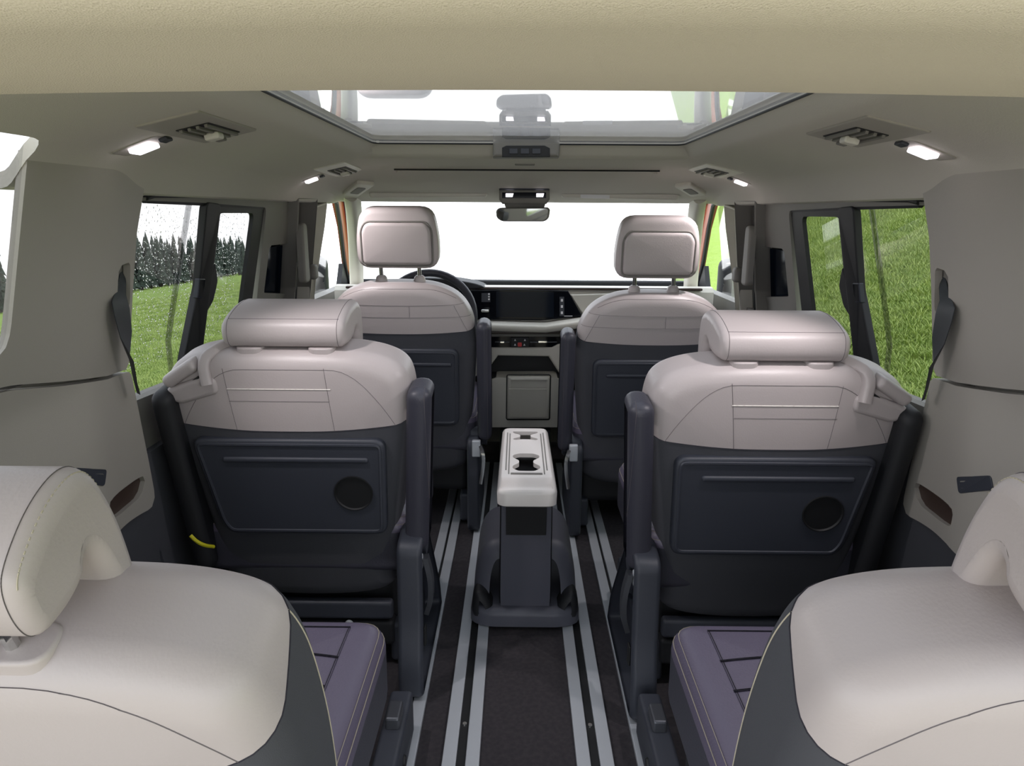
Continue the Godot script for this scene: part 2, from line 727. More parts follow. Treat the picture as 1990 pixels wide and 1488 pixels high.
func shell() -> void:
	# floor
	var fl := part(self, "floor", rbox(Vector3(1.74, 0.05, 3.6), 0.01, Vector3(0, -0.025, -1.75)), "carpet")
	tag(fl, "dark grey carpet floor between the seats", "", "", "structure")
	# headliner with the roof opening and the tops of the rear quarter windows cut out
	var quarter := rounded([Vector2(-0.9, 0.42), Vector2(-0.672, 0.42), Vector2(-0.672, 1.045), Vector2(-0.9, 1.045)], 0.05)
	var quarter_right := []
	for q in quarter:
		quarter_right.append(Vector2(-q.x, q.y))
	var hole := rounded([Vector2(-0.425, 0.62), Vector2(0.425, 0.62), Vector2(0.425, 2.08), Vector2(-0.425, 2.08)], 0.035, 8)
	var roof := sheet([Vector2(-0.795, 0.28), Vector2(0.795, 0.28), Vector2(0.795, 2.9), Vector2(-0.795, 2.9)], [hole, quarter, quarter_right], 0.0165)
	roof.warp(func(p): return Vector3(p.x, roof_y(p.x, p.y), -p.y))
	var ce := thing("ceiling", "pale grey fabric headliner around the glass roof", "", Vector3.ZERO, "", "structure")
	part(ce, "headliner", thicken(roof, Vector3(0, 0.022, 0)), "headliner", 30)
	var rim := []
	for q in hole:
		rim.append(Vector3(q.x, roof_y(q.x, q.y) + 0.001, -q.y))
	part(ce, "roof_opening_seal", tube(rim, 0.0024, 6, true), "rubber")
	# roof panel hung in front of the glass roof, and the pale strip before it
	part(ce, "front_roof_panel", thicken(sheet(rounded([Vector2(-0.42, 2.375), Vector2(0.42, 2.375), Vector2(0.40, 2.70), Vector2(-0.40, 2.70)], 0.03), [], 0.03).warp(func(p): return Vector3(p.x, roof_y(p.x, p.y) - 0.004, -p.y)), Vector3(0, 0.006, 0)), "headliner")
	var gap := []
	for k in 29:
		var gx := -0.42 + 0.84 * k / 28.0
		gap.append(Vector3(gx, roof_y(gx, 2.372) - 0.002, -2.372))
	part(ce, "roof_panel_gap", tube(gap, 0.0028, 6), "rubber")
	var pane := part(self, "window_1", slab(rect(0.90, 1.50, 0.05), 0, 0.005).xf(Transform3D(Basis(Vector3(1, 0, 0), PI / 2), Vector3(0, 1.3405, -1.345))), "glass_roof")
	tag(pane, "dark tinted glass roof panel mirroring the windscreen", "", "", "structure")
	# the header beam over the tailgate
	var prof := [Vector2(0.52, 1.40), Vector2(0.525, 1.25), Vector2(0.52, 1.234), Vector2(0.505, 1.228), Vector2(0.44, 1.231), Vector2(0.37, 1.234), Vector2(0.345, 1.237), Vector2(0.33, 1.245), Vector2(0.31, 1.262), Vector2(0.27, 1.30), Vector2(0.24, 1.40)]
	var beam := S.new()
	var rows := []
	for i in 41:
		var x := -0.80 + 1.6 * i / 40.0
		var row := []
		for k in prof.size():
			var q: Vector2 = prof[k]
			row.append(Vector3(x, q.y - (0.02 * pow(absf(x) / 0.8, 2) if k > 0 and k < 10 else 0.0), -q.x - (0.05 * x * x if k >= 4 else 0.0)))
		rows.append(row)
	for i in 40:
		for k in prof.size() - 1:
			beam.quad(rows[i][k], rows[i + 1][k], rows[i + 1][k + 1], rows[i][k + 1])
	var tb := part(self, "trim_1", beam, "beam", 30)
	tag(tb, "beige header beam across the top of the tailgate opening", "", "", "structure")
	# the raised tailgate over the opening, behind the header beam
	var tg := thing("tailgate", "raised tailgate standing open above the rear opening", "", Vector3(0, 1.42, -0.16), "", "structure")
	part(tg, "tailgate_lid", rbox(Vector3(1.62, 0.06, 1.35), 0.02).turn(Vector3(1, 0, 0), -4).move(Vector3(0, 1.47, 0.52)), "plastic_dark")
	part(tg, "tailgate_hinge", rbox(Vector3(1.2, 0.10, 0.06), 0.015, Vector3(0, 1.42, -0.17)), "plastic_dark")
	# firewall under the windscreen
	var fw := part(self, "wall_front", rbox(Vector3(1.8, 0.98, 0.05), 0.01, Vector3(0, 0.33, -3.62)), "plastic_black")
	tag(fw, "dark bulkhead under the windscreen behind the dashboard", "", "", "structure")
	# windscreen
	var ws := S.new()
	var top_l := Vector3(-0.66, 1.215, -2.83)
	var bot_l := Vector3(-0.84, 0.80, -3.58)
	ws = grid(12, 8, func(u, v): return Vector3(lerpf(lerpf(bot_l.x, top_l.x, v), -lerpf(bot_l.x, top_l.x, v), u), lerpf(bot_l.y, top_l.y, v), lerpf(bot_l.z, top_l.z, v) - 0.07 * (1 - pow(2 * u - 1, 2))))
	var wp := part(self, "window_2", thicken(ws, Vector3(0, 0.005, 0)), "glass_clear")
	tag(wp, "wide clear windscreen above the dashboard", "", "", "structure")
	for side in [-1.0, 1.0]:
		side_wall(side)


func bevel_off(d: float) -> float:
	return -0.02 * (1 - smoothstep(1.26, 1.45, d))


func side_wall(side: float) -> void:
	var nm := "left" if side < 0 else "right"
	var turn := func(s: S) -> S:
		return s if side < 0 else s.mirror()
	# ---- quarter trim between the tailgate and the sliding door
	var w := thing("wall_" + nm, "pale quarter trim panel beside the %s rear seat" % nm, "", Vector3.ZERO, "", "structure")
	var front := wls([Vector2(275, 386), Vector2(264, 450), Vector2(258, 560), Vector2(254, 716)])
	var up := [Vector2(0.28, 1.23), Vector2(front[0].x, 1.23)] + front + [wl(200, 730), wl(100, 741), wl(0, 748), Vector2(0.28, 0.96)]
	var win := rounded([Vector2(0.42, 0.985), Vector2(1.05, 0.93), Vector2(1.045, 1.3), Vector2(0.42, 1.3)], 0.05)
	# behind the webbing outlet
	var slot := rounded(wls([Vector2(218, 518), Vector2(250, 508), Vector2(252, 590), Vector2(243, 612), Vector2(218, 600)]), 0.012)
	var bend := func(p): return Vector3(p.x, p.y, p.z + bevel_off(p.x))
	var s := sheet(up, [win, slot], 0.0175).warp(bend)
	part(w, "upper_panel", onto_wall(s, side, 0, 0.014), "trim", 30)
	part(w, "belt_outlet", onto_wall(sheet(inset(slot, -0.035 * signf(signed_area(slot))), [], 0.02).warp(bend), side, 0.016, 0.02), "trim_grey")
	var low := [front[3] + Vector2(0, -0.006), wl(264, 770), wl(276, 830), wl(290, 900), wl(301, 960), wl(300, 980), wl(290, 990), wl(246, 1013), wl(200, 1040), Vector2(0.9, 0.52), Vector2(0.28, 0.52), Vector2(0.28, 0.952), wl(0, 748) + Vector2(0, -0.008), wl(100, 741) + Vector2(0, -0.008), wl(200, 730) + Vector2(0, -0.007)]
	var pocket := rounded(wls([Vector2(208, 962), Vector2(240, 945), Vector2(281, 922), Vector2(282, 945), Vector2(268, 970), Vector2(226, 996), Vector2(190, 1010), Vector2(185, 975)]), 0.012)
	var belly := func(p): return Vector3(p.x, p.y, p.z + bevel_off(p.x) - 0.012 * smoothstep(0.84, 0.70, p.y) * (1 - smoothstep(1.22, 1.36, p.x)))
	part(w, "lower_panel", onto_wall(sheet(low, [pocket], 0.0175).warp(belly), side, 0, 0.035), "trim", 30)
	part(w, "pocket_back", onto_wall(sheet(inset(pocket, -0.01 * signf(signed_area(pocket))), [], 0.02).warp(belly), side, 0.010, 0.008), "brown_wood")
	part(w, "carpet_panel", onto_wall(sheet([Vector2(0.28, 0.0), Vector2(1.46, 0.0), Vector2(1.46, 0.62), Vector2(0.28, 0.62)], [], 0.04), side, 0.02, 0.03), "cloth_dark")
	part(w, "joint_backing", onto_wall(sheet([Vector2(0.28, 0.80), Vector2(1.335, 0.80), Vector2(1.335, 0.89), Vector2(0.28, 0.955)], [], 0.04), side, 0.012, 0.01), "trim_grey")
	# hatch over the power socket, in its shallow frame
	var lid := wls([Vector2(110, 908), Vector2(180, 912), Vector2(172, 944), Vector2(104, 936)])
	var hatch := part(w, "socket_hatch", onto_wall(slab(rounded(lid, 0.008), -0.002, 0.003, 0.001, 0, 0, 0, 3).warp(belly), side, -0.0005, 0), "plastic_dark")
	var fr := []
	for q in rounded(inset(lid, -0.009), 0.01):
		var b: Vector3 = belly.call(Vector3(q.x, q.y, 0))
		fr.append(Vector3((wall_x(q.y) + b.z) * side, q.y, -q.x))
	part(hatch, "hatch_frame", tube(fr, 0.0018, 5, true), "trim_grey")
	var qp := sheet([Vector2(0.36, 0.88), Vector2(1.10, 0.88), Vector2(1.10, 1.27), Vector2(0.36, 1.27)], [], 0.08)
	var qw := part(self, "window_3" if side < 0 else "window_4", onto_wall(qp, side, -0.014, 0.004), "glass_tinted")
	tag(qw, "tinted quarter window beside the %s rear seat" % nm, "", "", "structure")
	# ---- sliding door
	var door := thing("door_1" if side < 0 else "door_2", "%s sliding door with two tinted panes and black window frame" % nm, "", Vector3.ZERO, "", "structure")
	var o1 := 0.03
	var hole := rounded(wls([Vector2(236, 388), Vector2(395, 394), Vector2(518, 403), Vector2(498, 610), Vector2(480, 690), Vector2(236, 790)], o1), 0.02)
	var pk := rounded(wls([Vector2(524, 477), Vector2(571, 472), Vector2(567, 571), Vector2(513, 569)], o1), 0.006)
	var dtop := wls([Vector2(284, 384), Vector2(300, 379), Vector2(440, 381), Vector2(553, 386), Vector2(570, 397), Vector2(577, 425), Vector2(573, 600)], o1)
	var outl := [Vector2(1.20, dtop[1].y)] + dtop + [Vector2(dtop[-1].x - 0.02, 0.62), Vector2(1.20, 0.62)]
	var panel := onto_wall(sheet(outl, [hole, pk], 0.0175), side, o1, 0.045)
	part(door, "door_trim", panel, "trim_grey", 30)
	part(door, "door_lower_panel", onto_wall(sheet([Vector2(1.2, 0.02), Vector2(2.44, 0.02), Vector2(2.44, 0.625), Vector2(1.2, 0.625)], [], 0.06), side, 0.012, 0.04), "cloth_dark")
	part(door, "pocket_liner", onto_wall(sheet(inset(pk, -0.02 * signf(signed_area(pk))), [], 0.03), side, o1 + 0.024, 0.02), "gloss_black")
	part(door, "pocket_flap", onto_wall(slab(rounded(wls([Vector2(527, 480), Vector2(553, 476), Vector2(548, 570), Vector2(515, 568)], o1), 0.004), -0.006, 0.004, 0.002), side, o1 + 0.012, 0), "screen")
	part(door, "door_seal", tube(wall_path([Vector2(284, 384), Vector2(300, 379), Vector2(370, 379), Vector2(440, 381), Vector2(553, 386), Vector2(566, 392), Vector2(575, 408), Vector2(577, 440), Vector2(575, 520), Vector2(572, 600)], side, o1), 0.006, 7), "rubber")
	# black frame around the front pane and the post between the panes
	var fo := rounded(wls([Vector2(424, 400), Vector2(518, 402), Vector2(494, 630), Vector2(480, 700), Vector2(376, 720)], o1), 0.01)
	var fi := rounded(wls([Vector2(430, 414), Vector2(498, 414), Vector2(472, 620), Vector2(462, 690), Vector2(386, 700)], o1), 0.022)
	part(door, "pane_frame", onto_wall(sheet(fo, [fi], 0.012), side, o1 + 0.006, 0.012), "plastic_black")
	var post := rounded(wls([Vector2(398, 392), Vector2(427, 396), Vector2(412, 520), Vector2(388, 720), Vector2(352, 720), Vector2(383, 560)], o1), 0.02)
	part(door, "window_post", onto_wall(slab(post, -0.006, 0.012, 0.004), side, o1, 0), "plastic_black")
	part(door, "post_grip", onto_wall(slab(rounded(wls([Vector2(412, 510), Vector2(417, 545), Vector2(408, 585), Vector2(392, 612), Vector2(396, 560)], o1), 0.008), -0.01, 0.008, 0.004), side, o1, 0), "plastic_black")
	part(door, "window_latch", onto_wall(slab(rounded(wls([Vector2(379, 541), Vector2(391, 541), Vector2(386, 579), Vector2(375, 579)], o1), 0.003), -0.012, 0.0, 0.003), side, o1, 0), "plastic_dark")
	part(door, "top_channel", tube(wall_path([Vector2(280, 388), Vector2(395, 394), Vector2(520, 402)], side, o1 + 0.01), 0.008, 6), "plastic_black")
	var p1 := onto_wall(sheet([Vector2(1.15, 0.72), Vector2(1.752, 0.72), Vector2(1.752, 1.18), Vector2(1.15, 1.18)], [], 0.06), side, o1 + 0.022, 0.004)
	var p2 := onto_wall(sheet([Vector2(1.755, 0.72), Vector2(2.22, 0.72), Vector2(2.22, 1.18), Vector2(1.755, 1.18)], [], 0.06), side, o1 + 0.034, 0.004)
	for pp in [p1, p2]:
		var pane := part(door, "pane", pp, "glass_tinted")
		if side < 0:
			wet(pane, 1.3 if pp == p1 else 1.76, 1.74 if pp == p1 else 2.16, o1 + (0.026 if pp == p1 else 0.038))
	# ---- pillar behind the front door
	var pl := part(self, "trim_2" if side < 0 else "trim_3", turn.call(onto_wall(slab(rounded(wls([Vector2(578, 384), Vector2(616, 384), Vector2(612, 440), Vector2(606, 520), Vector2(600, 600), Vector2(598, 660), Vector2(566, 660), Vector2(573, 560)], 0.0), 0.008), -0.004, 0.06, 0.004), -1, 0.0, 0)), "trim_grey")
	tag(pl, "grey pillar trim behind the %s front door" % nm, "", "", "structure")
	var lp := part(self, "trim_4" if side < 0 else "trim_5", turn.call(onto_wall(slab(rounded(wls([Vector2(616, 400), Vector2(637, 392), Vector2(632, 440), Vector2(616, 540), Vector2(608, 620), Vector2(600, 620), Vector2(607, 520)], 0), 0.01), -0.01, 0.04, 0.006), -1, 0.01, 0)), "trim_pale")
	tag(lp, "pale cover strip on the %s front door pillar" % nm, "", "", "structure")
	# ---- front door
	var fd := thing("door_3" if side < 0 else "door_4", "%s front door with red painted window frame" % nm, "", Vector3.ZERO, "", "structure")
	part(fd, "door_panel", onto_wall(sheet([Vector2(2.55, 0.05), Vector2(3.6, 0.05), Vector2(3.6, 0.80), Vector2(2.55, 0.80)], [], 0.08), side, 0.02, 0.05), "trim_grey")
	part(fd, "red_frame", onto_wall(slab(wls([Vector2(652, 384), Vector2(667, 388), Vector2(673, 440), Vector2(682, 540), Vector2(674, 524), Vector2(664, 440)], 0.03), -0.004, 0.02, 0.003), side, 0.03, 0), "paint_red")
	part(fd, "frame_seal", tube(wall_path([Vector2(645, 384), Vector2(654, 394), Vector2(660, 430), Vector2(668, 500), Vector2(675, 540), Vector2(688, 580)], side, 0.03), 0.009, 7), "rubber")
	part(fd, "frame_gasket", tube(wall_path([Vector2(660, 382), Vector2(671, 392), Vector2(677, 440), Vector2(685, 530), Vector2(692, 580)], side, 0.02), 0.007, 7), "rubber")
	part(fd, "corner_cover", onto_wall(slab(wls([Vector2(668, 512), Vector2(684, 535), Vector2(695, 590), Vector2(690, 620), Vector2(650, 620), Vector2(660, 580)], 0.03), -0.002, 0.02), side, 0.034, 0), "plastic_black")
	part(fd, "pane", onto_wall(sheet([Vector2(2.6, 0.72), Vector2(3.25, 0.72), Vector2(3.05, 1.18), Vector2(2.6, 1.18)], [], 0.06), side, 0.05, 0.004), "glass_clear")
	var mir := part(fd, "wing_mirror", rbox(Vector3(0.17, 0.25, 0.10), 0.045, Vector3(1.10 * side, 0.80, -3.78)), "plastic_black")
	part(mir, "mirror_glass", slab(rect(0.14, 0.21, 0.03), 0, 0.003).xf(Transform3D(Basis(Vector3.UP, -0.25 * side), Vector3(1.10 * side, 0.80, -3.727))), "mirror")
	part(fd, "mirror_arm", rbox(Vector3(0.18, 0.05, 0.06), 0.02, Vector3(0.96 * side, 0.72, -3.75)), "plastic_black")
	# ---- windscreen pillar
	var pa := chaikin([az(684, 378, 2.84), az(689, 420, 2.95), az(692, 490, 3.12), az(695, 620, 3.40)], 2, false)
	var ap := part(self, "trim_6" if side < 0 else "trim_7", turn.call(sweep(pa, rounded([Vector2(-0.026, -0.03), Vector2(0.026, -0.03), Vector2(0.026, 0.03), Vector2(-0.026, 0.03)], 0.02), Vector3(0, 0.4, 1))), "trim_pale")
	tag(ap, "pale windscreen pillar trim beside the %s front door" % nm, "", "", "structure")


# rain on the outside of a pane
func wet(pane: Node3D, d0: float, d1: float, off: float) -> void:
	var drop := SphereMesh.new()
	drop.radius = 1.0
	drop.height = 2.0
	drop.radial_segments = 8
	drop.rings = 4
	drop.material = M["water"]
	var mm := MultiMesh.new()
	mm.transform_format = MultiMesh.TRANSFORM_3D
	mm.mesh = drop
	mm.instance_count = int(2200 * (d1 - d0) / 0.45)
	for i in mm.instance_count:
		var y := 0.80 + 0.36 * rng.randf()
		var d := lerpf(d0, d1, rng.randf())
		var r := 0.0007 + 0.0013 * pow(rng.randf(), 3)
		mm.set_instance_transform(i, Transform3D(Basis.from_scale(Vector3(r * 0.5, r * rng.randf_range(0.9, 1.4), r)), Vector3(-wall_x(y) - off, y, -d)))
	var o := MultiMeshInstance3D.new()
	o.name = "raindrops"
	o.multimesh = mm
	pane.add_child(o)
	o.set_meta("kind", "stuff")
	o.set_meta("label", "fine raindrops on the outside of the glass")


# ---------------------------------------------------------------- the meadow and the forest
func land_y(x: float, d: float) -> float:
	var y := -0.62
	var foot := 1.1 + 0.14 * maxf(0, d - 4) + 6.0 * smoothstep(0.8, -1.5, d)
	if x > foot:
		y += 0.36 * (x - foot)
	var brink := 1.4 + 6.0 * smoothstep(0.8, -1.5, d)
	if x < -brink:
		y -= 0.14 * (-x - brink)
	var side := clampf((absf(x) / maxf(d, 1.0) - 0.28) / 0.1, 0, 1) if x < 0 else clampf((x / maxf(d, 1.0) - 0.17) / 0.08, 0, 1)
	y -= lerpf(0.22, 0.0, side) * maxf(0, d - 5) + (0.022 if x < 0 else 0.0) * side * maxf(0, d)
	return y + 0.05 * sin(x * 1.3 + d * 0.7) * sin(d * 1.1 - x * 0.5) * clampf((absf(x) - 1.2), 0, 1)


func outside() -> void:
	var stops_x := []
	var stops_d := []
	var x := -75.0
	while x < 40.0:
		stops_x.append(x)
		x += clampf(absf(x) * 0.08, 0.35, 5.0)
	var d := -14.0
	while d < 210.0:
		stops_d.append(d)
		d += clampf(absf(d) * 0.07, 0.4, 7.0)
	var s := S.new()
	for j in stops_d.size() - 1:
		for i in stops_x.size() - 1:
			var p := func(a, b): return Vector3(stops_x[a], land_y(stops_x[a], stops_d[b]), -stops_d[b])
			if stops_x[i] > -20 and stops_d[j] > 60:
				continue
			s.quad(p.call(i, j + 1), p.call(i, j), p.call(i + 1, j), p.call(i + 1, j + 1))
	var me := part(self, "meadow", s, "grass", 80)
	tag(me, "wet green meadow sloping around the van", "meadow", "", "structure")
	var gr := part(self, "gravel_track", grid(20, 30, func(u, v): return Vector3(lerpf(-6.0, 6.0, u) * (0.2 + 0.8 * smoothstep(-1.0, 1.6, lerpf(12.0, -3.8, v))), -0.585 + 0.012 * sin(u * 40.0 + v * 60.0), lerpf(12.0, -3.8, v))), "gravel", 80)
	tag(gr, "pale gravel track under and behind the van", "track", "", "structure")
	# tufts
	var st := SurfaceTool.new()
	st.begin(Mesh.PRIMITIVE_TRIANGLES)
	for k in 6:
		var a := TAU * k / 6.0 + 0.4
		var lean := 0.45 + 0.35 * fmod(k * 0.37, 1.0)
		var dir := Vector3(cos(a), 0, sin(a))
		var wd := Vector3(-dir.z, 0, dir.x) * 0.05
		var b0 := dir * 0.1
		var b1 := dir * (0.1 + lean * 0.5) + Vector3(0, 0.6, 0)
		var b2 := dir * (0.15 + lean * 1.2) + Vector3(0, 0.95, 0)
		st.set_smooth_group(-1)
		for t in [[b0 - wd, b0 + wd, b1 + wd * 0.8], [b0 - wd, b1 + wd * 0.8, b1 - wd * 0.8], [b1 - wd * 0.8, b1 + wd * 0.8, b2]]:
			for v in t:
				st.add_vertex(v)
	st.generate_normals()
	st.set_material(M["grass_blade"])
	var mm := MultiMesh.new()
	mm.transform_format = MultiMesh.TRANSFORM_3D
	mm.use_colors = true
	mm.mesh = st.commit()
	mm.instance_count = 110000
	for i in mm.instance_count:
		var right := i % 2 == 0
		var far := pow(rng.randf(), 1.5)
		var px := (1.7 + 16.0 * far) if right else -(2.2 + 26.0 * far)
		var pd := absf(px) * rng.randf_range(1.2, 2.9 if right else 2.8)
		var h := rng.randf_range(0.05, 0.10) * (1 + far * 1.2)
		mm.set_instance_transform(i, Transform3D(Basis(Vector3.UP, rng.randf() * TAU).scaled(Vector3(h, h * rng.randf_range(0.5, 1.0), h)), Vector3(px, land_y(px, pd) - 0.004, -pd)))
		var g := rng.randf()
		mm.set_instance_color(i, Color(lerpf(0.20, 0.50, g), lerpf(0.31, 0.60, g), lerpf(0.04, 0.16, g)))
	var o := MultiMeshInstance3D.new()
	o.name = "grass_tufts"
	o.multimesh = mm
	add_child(o)
	tag(o, "short wet grass tufts growing on the meadow slopes", "grass", "", "stuff")
	# conifers along the lower edge of the meadow
	var kinds := []
	for k in 3:
		var crown := S.new()
		var tiers := 7
		for q in tiers:
			var y0 := 0.10 + 0.80 * q / tiers
			var y1 := y0 + 0.26 - 0.012 * q
			var r := 0.12 * (1.0 - 0.82 * q / tiers)
			var nn := 9
			for i in nn:
				var a := TAU * i / nn + q * 0.7 + k
				var b := TAU * (i + 1) / nn + q * 0.7 + k
				var ra := r * (0.75 + 0.5 * rng.randf())
				var rb := r * (0.75 + 0.5 * rng.randf())
				var lo := y0 - 0.05 * rng.randf()
				crown.tri(Vector3(0, y1, 0), Vector3(cos(b) * rb * 0.7, y0 + 0.02, sin(b) * rb * 0.7), Vector3(cos(a) * ra, lo, sin(a) * ra))
				crown.tri(Vector3(0, y0 + 0.03, 0), Vector3(cos(a) * ra, lo, sin(a) * ra), Vector3(cos(b) * rb * 0.7, y0 + 0.02, sin(b) * rb * 0.7))
		kinds.append([commit(crown, 20), commit(lathe([Vector2(0.016, 0.0), Vector2(0.013, 0.2), Vector2(0.004, 0.8)], 7), 40)])
	for row in 5:
		var td := 74.0 + row * 1.1
		while td < 186.0:
			td += rng.randf_range(2.9, 3.4) * (1 + 0.06 * row)
			var tx := -60.0 - row * 3.4 - rng.randf() * 0.6
			var u: float = absf(tx) / td
			if (u < 0.655 and u > 0.33 - row * 0.01) or (u > 0.69 and row < 3):
				if u > 0.56 and u < 0.655:
					continue
				var k := rng.randi() % 3
				var h := rng.randf_range(8.0, 10.2) * (1.0 + 0.03 * row)
				if u < 0.45:
					h *= 0.9
				var tr := thing("conifer_tree", "dark conifer in the forest edge below the meadow", "tree", Vector3(tx, land_y(tx, td) - 0.3, -td), "conifers of the forest edge")
				tr.rotation.y = rng.randf() * TAU
				for q in 2:
					var mi := MeshInstance3D.new()
					mi.name = ["crown", "trunk"][q]
					mi.mesh = kinds[k][q]
					mi.material_override = M[["conifer", "bark"][q]]
					mi.scale = Vector3.ONE * h * (Vector3(1.15, 1, 1.15) if q == 0 else Vector3.ONE)
					tr.add_child(mi)


# ---------------------------------------------------------------- seats
const BACK_MID := [Vector2(0.19, 0.205), Vector2(0.30, 0.215), Vector2(0.45, 0.235), Vector2(0.60, 0.262), Vector2(0.70, 0.275), Vector2(0.765, 0.274), Vector2(0.810, 0.258), Vector2(0.836, 0.205), Vector2(0.848, 0.12)]
const BACK_REAR := [Vector2(0.25, 0.245), Vector2(0.35, 0.262), Vector2(0.45, 0.275), Vector2(0.60, 0.284), Vector2(0.70, 0.284), Vector2(0.775, 0.278), Vector2(0.820, 0.255), Vector2(0.842, 0.20), Vector2(0.850, 0.12)]
const BACK_FRONT := [Vector2(0.19, 0.21), Vector2(0.30, 0.225), Vector2(0.45, 0.242), Vector2(0.60, 0.254), Vector2(0.72, 0.258), Vector2(0.80, 0.245), Vector2(0.86, 0.205), Vector2(0.893, 0.14), Vector2(0.905, 0.07)]


func back_outline(half: Array) -> Array:
	var p := []
	for q in half:
		p.append(Vector2(q.y, q.x))
	for i in half.size():
		var q: Vector2 = half[half.size() - 1 - i]
		p.append(Vector2(-q.y, q.x))
	return chaikin(p, 3)


# profile in (z, y) carried across x
func across(prof: Array, w: float, r: float, crown := 0.0) -> S:
	return slab(prof, -w / 2, w / 2, r, r, crown, crown, 4).warp(func(p): return Vector3(p.z, p.y, p.x)).outward()


# kind: "front", "middle" or "rear"; side -1 left, 1 right; depth is where the rear face stands at shoulder height
func seat(kind: String, side: float, cx: float, depth: float, lift: float, recline: float, label: String) -> Node3D:
	var t := thing("car_seat", label, "car seat", Vector3(cx, 0, -depth - 0.25), "pale leather seats in the van")
	var rec := deg_to_rad(recline)
	var m := Transform3D(Basis(Vector3(1, 0, 0), rec), Vector3.ZERO) * Transform3D(Basis(), Vector3(0, -0.2, 0))
	m = Transform3D(Basis(), Vector3(cx, 0.2 + lift, -depth - 0.5 * sin(rec))) * m
	# i: to the aisle
	var i := -side
	var front := kind == "front"
	var top := 0.905 if front else 0.848
	var T := 0.13 if front else 0.155
	var half: Array = BACK_FRONT if front else (BACK_REAR if kind == "rear" else BACK_MID)
	var body := slab(back_outline(half), -T, 0, 0.05, 0.045 if not front else 0.04, 0.012, 0.012, 6)
	var yb := 0.738 if front else 0.672
	var tilt := 0.3 if front else 0.55
	if kind == "rear":
		yb = 0.672
		tilt = 0.45
	var rise := 0.062 if kind == "rear" else 0.0
	var cut := split(body, func(p): return p.y - (yb - p.z * tilt + rise * smoothstep(0.14, 0.255, absf(p.x)) + 0.10 * p.x * p.x))
	part(t, "backrest", cut[0].copy().xf(m), "cloth_dark")
	var cover := part(t, "backrest_cover", cut[1].copy().xf(m), "leather_pale", 42, "pale leather cover over the top of the backrest")
	var up: S = cut[1]
	# sewing on the cover
	var lines := S.new()
	if front:
		lines.add(seam(up, func(p): return p.y - (0.888 - 2.6 * pow(maxf(0, absf(p.x) - 0.08), 2)), func(p): return p.z > -0.03 and absf(p.x) < 0.19))
		lines.add(seam(up, func(p): return p.y - (0.833 + 0.10 * p.x * p.x), func(p): return p.z > -0.03))
		lines.add(seam(up, func(p): return p.y - (0.793 + 0.05 * p.x * p.x), func(p): return p.z > -0.03))
		lines.add(seam(up, func(p): return p.x - 0.035, func(p): return p.z > -0.03 and p.y < 0.834 and p.y > 0.793))
		lines.add(seam(up, func(p): return absf(p.x) - (0.232 - 0.5 * (p.y - 0.74)), func(p): return p.z > -0.05 and p.y < 0.835))
	else:
		lines.add(seam(up, func(p): return p.y - (0.810 - 7.0 * pow(maxf(0, absf(p.x) - 0.10), 2)), func(p): return p.z > -0.06 and absf(p.x) < 0.245))
		var xa := -0.125 if side < 0 else -0.10
		var xb := 0.095 if side < 0 else 0.115
		lines.add(seam(up, func(p): return p.x - xa - 0.12 * (0.74 - p.y), func(p): return p.z > -0.03 and p.y < 0.810))
		lines.add(seam(up, func(p): return p.x - xb + 0.10 * (0.74 - p.y) * side, func(p): return p.z > -0.03 and p.y < 0.810))
		lines.add(seam(up, func(p): return p.y - 0.738, func(p): return p.z > -0.03 and p.x > xa and p.x < xb))
		if kind == "rear":
			lines = S.new()
			lines.add(seam(up, func(p): return p.y - (0.830 - 12.0 * pow(maxf(0, absf(p.x) - 0.05), 3)), func(p): return p.z > -0.06 and absf(p.x) < 0.262))
		else:
			part(cover, "pocket_edge", seam(up, func(p): return p.y - 0.766, func(p): return p.z > -0.03 and p.x > xa and p.x < xb, 0.0024).xf(m), "thread_pale")
	part(cover, "seam", lines.xf(m), "thread")
	part(cover, "cover_edge", seam(body, func(p): return p.y - (yb - p.z * tilt + rise * smoothstep(0.14, 0.255, absf(p.x)) + 0.10 * p.x * p.x), func(_p): return true, 0.0016).xf(m), "thread_dark")
	var low: S = cut[0]
	if kind == "rear":
		part(t, "side_stitching", seam(low, func(p): return p.z + 0.118, func(p): return p.x * i > 0.1, 0.0013).xf(m), "stitch")
	# plastic back panel with its grip ledge and round opening
	if kind != "rear":
		var o := side
		var pan := rounded([Vector2(0.222 * o, 0.65), Vector2(-0.215 * o, 0.65), Vector2(-0.205 * o, 0.40), Vector2(0.165 * o, 0.40), Vector2(0.185 * o, 0.43)], 0.028)
		if front:
			pan = rounded([Vector2(0.20 * o, 0.685), Vector2(-0.20 * o, 0.685), Vector2(-0.195 * o, 0.40), Vector2(0.195 * o, 0.40)], 0.03)
		var bp := part(t, "back_panel", slab(pan, 0.0, 0.020, 0.0, 0.008, 0.0, 0.0, 4).xf(m), "plastic_dark")
		var innerp := inset(pan if signed_area(pan) > 0 else pan.duplicate(), 0.012 if signed_area(pan) > 0 else -0.012)
		var ring := []
		for q in innerp:
			ring.append(m * Vector3(q.x, q.y, 0.0195))
		part(bp, "panel_bead", tube(ring, 0.004, 6, true), "plastic_dark")
		var ly := 0.60 if not front else 0.63
		part(bp, "grip_ledge", rbox(Vector3(0.33, 0.014, 0.014), 0.006, Vector3(0.01, ly, 0.0185)).xf(m), "plastic_dark")
		var cxp := 0.155 if side < 0 else 0.14
		if not front:
			var disc := lathe([Vector2(0.0, 0.0), Vector2(0.041, 0.0), Vector2(0.043, 0.004), Vector2(0.045, 0.004), Vector2(0.045, 0.0)], 32).turn(Vector3(1, 0, 0), 90).move(Vector3(cxp - 0.02, 0.515, 0.0203))
			part(bp, "round_opening", disc.xf(m), "rubber")
